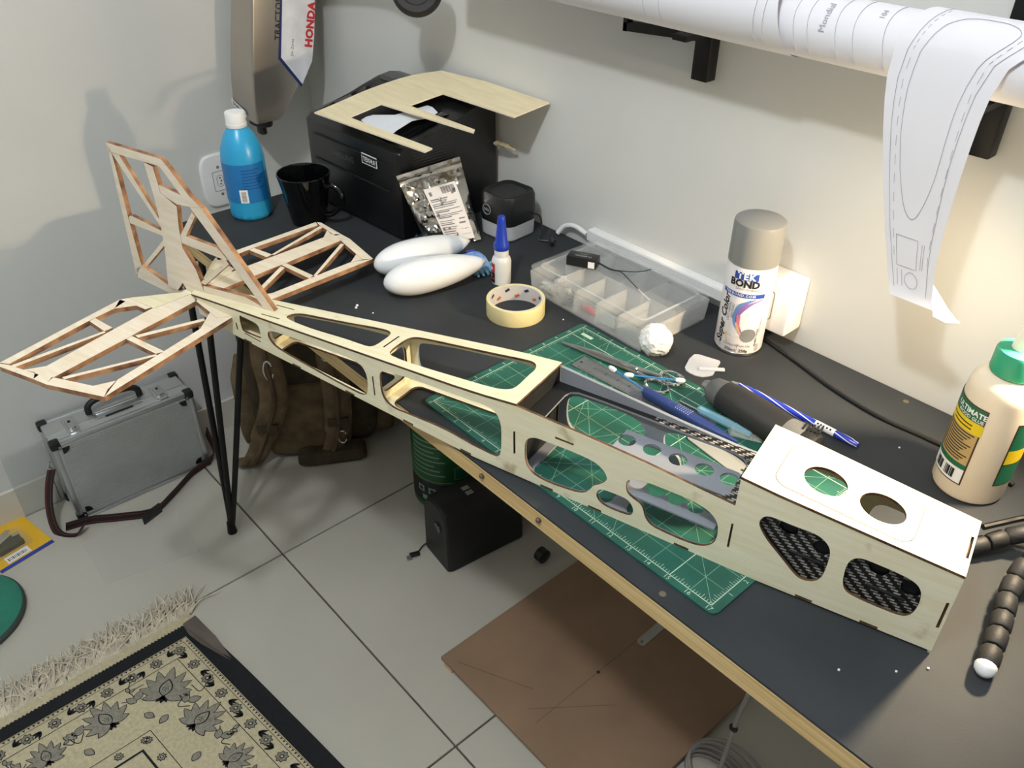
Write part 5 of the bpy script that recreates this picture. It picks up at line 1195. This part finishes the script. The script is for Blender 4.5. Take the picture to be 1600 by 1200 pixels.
b = B(); b.box((-.006, -.014, .016), (.014, .040, .003), rot=.3, bev=.001); b.box((.002, .012, .017), (.010, .014, .004), rot=-.2); b.obj('metal_blade', 'chrome', yc)
b = B(); b.box((-.035, .000, .003), (.010, .030, .002), rot=.5); b.obj('silver_clip', 'chrome', yc)
b = B(); b.skin([b.ring([(x*k + .004, y*k - .008, z) for x, y in rrect(0, 0, .060, .080, .008)]) for k, z in ((1, .0012), (.94, .018), (.9, .020))]); b.obj('blister', clear_mat('blister_clear', 'e0d9b4', .14, .08), yc)
gd = thing('green_round_base', 'round teal green painted disc lying on the floor', 'disc', (-1.535, -.078, 0))
b = B(); b.lathe([(.108, 0), (.116, .004), (.117, .012), (.114, .0155)], n=64); b.obj('rim', mat('grey_rim', '3d4744', .6), gd)
b = B(); b.lathe([(.113, .0150), (.1125, .0165), (.095, .0185), (.0, .019)], n=64, cap1=False); b.obj('painted_face', mat('teal_paint', '23836a', .5, var=.15, vscale=18, col2='1d6a58'), gd)

# ------------------------------------------------------------------ things under the table
M['tan'] = mat('tan_canvas', '6e5c42', .9, var=.2, vscale=30, bump=.25, bscale=300); M['tandark'] = mat('dark_canvas', '4a3e2c', .9, var=.2, vscale=30, bump=.25, bscale=300); M['strapbrown'] = mat('brown_strap', '5d4a34', .85, var=.15, bump=.2, bscale=300)
bp_ = thing('backpack', 'tan canvas backpack with padded straps and carabiners standing under the table', 'backpack', (-1.575, .765, 0), math.radians(59))
def soft(b, c, size, seed, k=.012, p=.30):
    v = bmesh.ops.create_icosphere(b.bm, subdivisions=4, radius=1.0)['verts']
    for q in v:
        d = q.co.normalized(); e = Vector([(abs(x)**p)*(1 if x > 0 else -1) for x in d])
        nn = noise.noise(d*2.2 + Vector((seed, 0, 0)))*k + noise.noise(d*6 + Vector((0, seed, 0)))*k*.5
        q.co = Vector((e.x*size[0]/2, e.y*size[1]/2, e.z*size[2]/2))*(1 + nn*6) + Vector(c)
        if q.co.z < .002: q.co.z = .002
b = B(); soft(b, (0, .015, .215), (.300, .150, .42), 1, .006); b.obj('body', 'tandark', bp_, angle=3)
b = B(); soft(b, (-.02, -.055, .110), (.20, .05, .20), 5, .006); b.obj('back_pad', 'tan', bp_, angle=3)
for k, x in enumerate((-.075, .065)):
    P = spline([(x, -.065, .400), (x - .008, -.105, .33), (x - .004, -.118, .22), (x - .012 - .03*(k == 0), -.105, .11), (x - .03 - .05*(k == 0), -.095, .040 - .01*(k == 0)), (x - .045 - .07*(k == 0), -.080, .014)], 8)
    b = B(); rs = []
    for i, p in enumerate(P):
        d = (P[min(i+1, len(P)-1)] - P[max(i-1, 0)]).normalized(); ax = Vector((1, .1, 0)); ax = (ax - d*ax.dot(d)).normalized(); nv = d.cross(ax); w = .032 if i < 26 else .026
        rs.append(b.ring([p + ax*w*math.cos(2*PI*j/12) + nv*.010*math.sin(2*PI*j/12) for j in range(12)]))
    b.skin(rs); st_ = b.obj('shoulder_strap', 'tan', bp_)
    b = B(); b.tube([p + Vector((0, -.012, 0)) for p in P[4:-6]], .006, 6); b.obj('strap_webbing', 'strapbrown', st_)
    b = B(); q = P[22]; b.box(tuple(q + Vector((0, -.012, 0))), (.05, .010, .022), bev=.003); b.obj('strap_buckle', 'tandark', st_)
for k, (x, y, z) in enumerate(((-.080, -.122, .300), (.046, -.120, .335), (.060, -.112, .085))):
    b = B(); P = [(x + .010*math.cos(a), y - .004, z + (.024 if k < 2 else .018)*math.sin(a)) for a in [2*PI*i/20*.86 + .5 for i in range(21)]]; b.tube(P, .0022, 8); b.obj('carabiner', 'chrome', bp_)
for k, x in enumerate((-.155, .160)):
    b = B(); soft(b, (x, .02, .13), (.06, .11, .22), 8 + k, .006); b.obj('side_pocket', 'tan', bp_, angle=3)
b = B(); soft(b, (.03, -.090, .020), (.16, .05, .036), 12, .012); b.obj('waist_belt', 'tandark', bp_, angle=3)
gc = thing('green_canister', 'dark green printed canister standing under the table', 'canister', (-1.205, .890, 0))
RC = .082
b = B(); b.lathe([(.078, 0), (RC, .006), (RC, .24), (.078, .250), (.0, .252)], n=56, cap1=False); b.obj('can', mat('canister_green', '1f5a2c', .4, var=.06), gc)
AC = -.85
lab('canister_print', ['labelgreen', 'black_print', mat('print_pale_green', '7fa287', .6)], gc, [P_(-.14, .14, .020, .085, 1, .0004, RC, AC)] + [P_(-.075, .01 - .012*(i % 3), .110 + .013*i, .1135 + .013*i, 2, .0006, RC, AC) for i in range(8)] + [P_(.030, .062, .100, .135, 2, .0006, RC, AC), P_(.032, .060, .102, .133, 0, .0008, RC, AC), P_(-.10, .10, .0905, .0925, 2, .0006, RC, AC)] + [P_(-.062 + .030*i, -.044 + .030*i, .052, .070, 2, .0007, RC, AC) for i in range(4)] + [P_(-.058 + .030*i, -.048 + .030*i, .056, .066, 1, .0009, RC, AC) for i in range(4)] + [P_(-.050 + .030*i, -.034 + .030*i, .030, .044, 2, .0007, RC, AC) for i in range(3)])
bx = thing('black_power_unit', 'black rounded power unit box on the floor under the table', 'power unit', (-1.036, .828, 0), math.radians(-7))
prof = [(-.052, .004), (-.048, 0), (.048, 0), (.052, .004), (.048, .120), (.038, .150), (.018, .165), (-.010, .167), (-.034, .158), (-.048, .132)]
b = B(); rs = []
for (y, k) in ((-.096, .90), (-.092, .97), (-.084, 1), (.084, 1), (.092, .97), (.096, .90)): rs.append(b.ring([(x*k, y, z if z < .01 else .08 + (z - .08)*k) for x, z in prof]))
b.skin(rs); b.obj('housing', mat('ups_black', '131313', .5, bump=.1), bx, angle=.5)
b = B(); b.lathe([(.013, 0), (.012, .003), (.009, .0015)], n=24); b.move(lambda c: (c[0] + .012, -.0965 - c[2], c[1] + .105)); b.obj('power_button', 'glossblack', bx)
for x in (.0, .016):
    b = B(); b.box((x, -.020, .1672), (.011, .016, .0010), bev=.002 if False else 0); b.obj('socket_cover', 'greyplastic', bx, smooth=False)
b = B(); b.tube(spline([(-.045, -.090, .012), (-.046, -.105, .006), (-.040, -.118, .004)], 5), .0016, 8); b.obj('usb_cable', 'black_print', bx)
b = B(); b.box((-.036, -.131, .0045), (.010, .022, .007), rot=-.25, bev=.0012); up = b.obj('usb_plug', 'blackplastic', bx)
b = B(); b.box((-.0335, -.146, .0045), (.009, .010, .004), rot=-.25); b.obj('usb_tip', 'steel', up, smooth=False)
b = B(); b.lathe([(.016, 0), (.016, .018), (.006, .020)], n=20); b.move(lambda c: (c[2]*1.0, c[1], c[0] + .0165)); o_ = b.obj('caster_wheel', 'blackplastic', loc=(-.905, .900, 0)); tag(o_, 'small black caster wheel on the floor behind the black power unit', 'wheel')
md = thing('mdf_board', 'large square brown hardboard panel lying on the floor under the table', 'board', (-.832, .576, 0))
b = B(); b.box((.216, .192, .0165), (.432, .384, .009), bev=.001, seg=1); pnl = b.obj('panel', mat('hardboard_brown', '8a7059', .7, var=.07, vscale=9, bump=.05, bscale=300), md, smooth=False)
for (x, y) in ((.02, .012), (.41, .012), (.02, .37), (.41, .37)):
    b = B(); b.box((x, y, .006), (.022, .022, .012)); b.obj('wood_foot', 'pine', md, smooth=False)
b = B(); b.lathe([(.0035, 0), (.003, .0004)], n=14); b.obj('centre_hole', 'black_print', pnl, loc=(.221, .198, .0212))
b = B(); b.box((.2205, .19, .0211), (.0006, .30, .0002)); b.box((.10, .05, .0211), (.15, .0006, .0002), rot=.45); b.box((.24, .11, .0211), (.16, .0006, .0002), rot=.9); b.obj('pencil_marks', 'tandark', pnl, smooth=False)
ms = thing('metal_strip', 'flat grey metal strip with a hole resting on the hardboard panel', 'metal strip', (-.602, .880, .0212), math.radians(91))
b = B(); b.plate(rrect(.040, 0, .085, .018, .007), [circle(.006, 0, .0026, 16)], .002, lambda x, y, w: (x, y, w), edge_mi=0); b.obj('strip', mat('dull_metal', 'b4b3ae', .45, .5), ms, smooth=False)
gw = thing('cable_bundle', 'coil of thin grey cable hanging from under the table to the floor', 'cable', (0, 0, 0))
M['cablegrey'] = mat('cable_grey', '8d8a86', .5)
b = B(); b.tube(spline([(-.250, .560, .690), (-.262, .640, .55), (-.300, .700, .32), (-.320, .735, .15), (-.335, .760, .050), (-.350, .770, .012)], 8), .0034, 8); b.obj('hanging_cable', 'cablegrey', gw)
for k in range(5):
    b = B(); r0 = .040 + .006*k; P = [(-.352 + .006*k + r0*1.15*math.cos(a), .775 + .004*k + r0*.8*math.sin(a), .006 + .004*k + .004*math.sin(2*a + k)) for a in [2*PI*i/32 for i in range(33)]]; b.tube(P, .0032, 8, caps=False); b.obj('cable_loop', 'cablegrey', gw)
b = B(); b.tube([(-.306, .712, .262), (-.308, .708, .270)], .0055, 8); b.obj('cable_tie', 'black_print', gw)

# ------------------------------------------------------------------ rug
M['rugblack'] = mat('rug_black', '14151a', .95, var=.2, vscale=200, bump=.3, bscale=900); M['rugcream'] = mat('rug_cream', 'bfb596', .95, var=.08, vscale=150, bump=.3, bscale=900)
M['ruggrey'] = mat('rug_grey', '8b877a', .95, var=.12, vscale=150, bump=.3, bscale=900); M['rugback'] = mat('rug_backing', '5f5650', .9, var=.1)
rg = thing('patterned_rug', 'black and cream floral woven rug with cream fringe on the tiled floor', 'rug', (-1.236, .268, 0), math.radians(0.5))
# local: x away from the fringe, -y along the fringe
RW, RL = .62, .62
b = B(); NX, NY = 40, 30
def rz_(x, y):                                   # the free edge ripples up slightly
    e = max(0, 1 - abs(y)/.035); return .006 + e*.005*max(0, math.sin(min(1, x/.30)*PI))
top_, bot_ = [], []
ys = [0, -.006, -.014, -.024, -.036, -.05, -.07, -.1, -.15, -.22, -.3, -.4, -.5, -.62]
def edge_y(x, y): return y + .004*max(0, 1 + y/.05)*math.sin(PI*min(1, x/.62))**1.2
for y in ys:
    top_.append(b.ring([(RW*i/NX, edge_y(RW*i/NX, y), rz_(RW*i/NX, y)) for i in range(NX + 1)]))
for y in ys: bot_.append(b.ring([(RW*i/NX, edge_y(RW*i/NX, y), rz_(RW*i/NX, y) - .0055) for i in range(NX + 1)]))
b.skin(top_, close=False); b.mi = 1; b.skin(bot_, close=False)
b.skin([[r[0] for r in top_], [r[0] for r in bot_]], close=False); b.skin([top_[0], bot_[0]], close=False)
rugm = b.obj('woven_field', ['rugblack', 'rugback'], rg)
b = B(); SZ = [0]
def rp(pts, mi, lift): 
    b.mi = mi; vs = []
    loops = [Vector((x, y, 0)) for x, y in pts]; vv = b.ring([(x, y, .0062 + lift) for x, y in pts])
    for tr in tessellate_polygon([loops]):
        try: f = b.bm.faces.new([vv[i] for i in tr]); f.material_index = mi
        except ValueError: pass
F0, F1 = .030, -.033                                   # start of the cream ground
rp([(F0, F1), (.62, F1), (.62, -.62), (F0, -.62)], 0, .0002)
def dashes(o, along_x, n, step, tri=True):
    for i in range(n):
        t = .010 + step*i
        P = [(F0 + t, F1 - o), (F0 + t + step*.62, F1 - o), (F0 + t + step*.31, F1 - o - .0045)] if along_x else [(F0 + o, F1 - t), (F0 + o, F1 - t - step*.62), (F0 + o + .0045, F1 - t - step*.31)]
        rp(P, 1, .0008)
dashes(.0030, True, 70, .0082); dashes(.0030, False, 70, .0082)
for o, w in ((.0015, .0008), (.0095, .0010), (.0380, .0013), (.1490, .0013)):
    rp([(F0 + o, F1 - o), (.62, F1 - o), (.62, F1 - o - w), (F0 + o, F1 - o - w)], 1, .0008); rp([(F0 + o, F1 - o), (F0 + o + w, F1 - o), (F0 + o + w, -.62), (F0 + o, -.62)], 1, .0008)
def petal(cx, cy, a, L, w, mi, lift, n=9):
    P = []
    for i in range(n):
        t = i/(n-1); P.append((t*L, w*math.sin(PI*t)**.8*(1 - .25*t)))
    for i in range(n - 2, 0, -1):
        t = i/(n-1); P.append((t*L, -w*math.sin(PI*t)**.8*(1 - .25*t)))
    rp([(cx + x*math.cos(a) - y*math.sin(a), cy + x*math.sin(a) + y*math.cos(a)) for x, y in P], mi, lift)
def petal2(cx, cy, a, L, w, k=0):
    petal(cx, cy, a, L, w, 1, .0008 + k*.0001); petal(cx + .0014*math.cos(a), cy + .0014*math.sin(a), a, L - .0032, w - .0013, 2, .0010 + k*.0001)
def rosette(cx, cy, r):
    for i in range(8): petal2(cx, cy, 2*PI*i/8, r, r*.38)
    rp(circle(cx, cy, r*.34, 10), 1, .0014); rp(circle(cx, cy, r*.20, 8), 0, .0016)
def leafpair(cx, cy, a, s):
    for da in (-.5, .5, 0): petal(cx, cy, a + da, s, s*.18, 1, .0008)
def palmette(cx, cy, a, s):
    for k, (da, L, w) in enumerate(((-1.9, .72, .20), (1.9, .72, .20), (-1.35, .92, .21), (1.35, .92, .21), (-.9, 1.0, .20), (.9, 1.0, .20), (-.45, 1.1, .20), (.45, 1.1, .20), (0, 1.2, .22))): petal2(cx, cy, a + da, s*L, s*w, k*.3)
    petal(cx - s*.1*math.cos(a), cy - s*.1*math.sin(a), a, s*.75, s*.26, 1, .0016); petal(cx - s*.07*math.cos(a), cy - s*.07*math.sin(a), a, s*.66, s*.21, 2, .0018)
    for i in range(9):
        t = i*2.4; r = s*.028*math.sqrt(i) + .0005; rp(circle(cx + s*.22*math.cos(a) + r*math.cos(t)*1.3, cy + s*.22*math.sin(a) + r*math.sin(t)*1.3, s*.022, 6), 1, .0020)
    for da in (PI - .5, PI + .5, PI): petal(cx, cy, a + da, s*.38, s*.10, 1, .0008)
    for sg in (-1, 1):
        P = [(cx + s*1.0*math.cos(a + sg*(1.1 + .35*math.sin(t*3)))*(.9 + .5*t), cy + s*1.0*math.sin(a + sg*(1.1 + .35*math.sin(t*3)))*(.9 + .5*t)) for t in [i/8 for i in range(9)]]
        for (p, q) in zip(P[:-1], P[1:]):
            d = Vector((q[0]-p[0], q[1]-p[1])); nrm_ = Vector((-d.y, d.x)).normalized()*.0008; rp([(p[0]+nrm_.x, p[1]+nrm_.y), (q[0]+nrm_.x, q[1]+nrm_.y), (q[0]-nrm_.x, q[1]-nrm_.y), (p[0]-nrm_.x, p[1]-nrm_.y)], 1, .0008)
        petal2(P[-1][0], P[-1][1], a + sg*.3, s*.30, s*.10); petal2(P[-1][0], P[-1][1], a + sg*1.6, s*.26, s*.09)
for i in range(13):
    t = .024 + .046*i
    rosette(F0 + .024, F1 - t - .002, .0118)
    if i: rosette(F0 + t + .001, F1 - .024, .0118)
    leafpair(F0 + .024, F1 - t - .025, (-PI/2 if i % 2 else PI/2) + .5, .017); leafpair(F0 + t + .024, F1 - .024, (0 if i % 2 else PI) + .4, .017)
palmette(F0 + .096, F1 - .096, 3*PI/4, .052)
for i in range(5):
    t = .190 + .105*i
    palmette(F0 + .088, F1 - t, (PI*.97 if i % 2 else PI*1.06), .046 if i % 2 == 0 else .036); palmette(F0 + t, F1 - .088, (PI*.47 if i % 2 else PI*.56), .046 if i % 2 == 0 else .036)
    petal2(F0 + .075, F1 - t + .052, 2.2, .024, .009); petal2(F0 + .080, F1 - t + .052, 3.6, .022, .008); petal2(F0 + .110, F1 - t + .050, .4, .022, .008)
    petal2(F0 + t - .052, F1 - .075, 1.2, .024, .009); petal2(F0 + t - .052, F1 - .080, 2.4, .022, .008); petal2(F0 + t - .050, F1 - .112, -1.2, .022, .008)
for i in range(9):
    t = .165 + .046*i; rosette(F0 + .162, F1 - t, .0085); rosette(F0 + t, F1 - .162, .0085)
rp([(F0 + .176, F1 - .176), (.62, F1 - .176), (.62, F1 - .180), (F0 + .180, F1 - .180), (F0 + .180, -.62), (F0 + .176, -.62)], 1, .0008)
for i in range(5):
    for j in range(5): palmette(F0 + .225 + .085*i, F1 - .225 - .085*j, PI*.75 + i + j, .028)
b.obj('woven_pattern', ['rugcream', 'rugblack', 'ruggrey'], rugm, smooth=False)['kind'] = 'stuff'
b = B(); b.box((-.012, -.30, .003), (.024, .60, .005), bev=.001); b.obj('binding', 'rugcream', rg)
b = B(); random.seed(3)
for i in range(90): b.box((-.002, -.002 - .0067*i, .0062), (.008, .0028, .0012))
b.obj('edge_stitching', 'rugcream', rg, smooth=False)['kind'] = 'stuff'
b = B()
for i in range(520):
    y = .004 - .60*random.random() - .0; L = .055 + .035*random.random(); a = PI + random.gauss(-.35, .4); x0 = -.020
    P = []; x, yy, z = x0, y, .004
    for k in range(5):
        P.append((x, yy, max(.002, z))); x += L/4*math.cos(a); yy += L/4*math.sin(a); z += random.uniform(-.003, .0045); a += random.gauss(0, .35)
    b.tube(P, .0021, 4, .0008)
b.obj('fringe', mat('fringe_cream', 'd6ccb8', .9, var=.12, vscale=60), rg)['kind'] = 'stuff'
b = B(); b.plate([(-.004, .006), (.0, -.022), (.035, -.028), (.075, -.024), (.150, -.004), (.075, .004)], [], .0025, lambda x, y, w: (x, y, .0068 + w + .006*math.sin(min(1, max(0, x)/.15)*PI)), edge_mi=0); b.obj('folded_edge', 'rugback', rg, smooth=False)
for ch in list(rg.children) + [g for c in rg.children for g in c.children]:
    for v in ch.data.vertices: v.co.y += .105*max(0, v.co.x)          # the rug lies slightly skewed
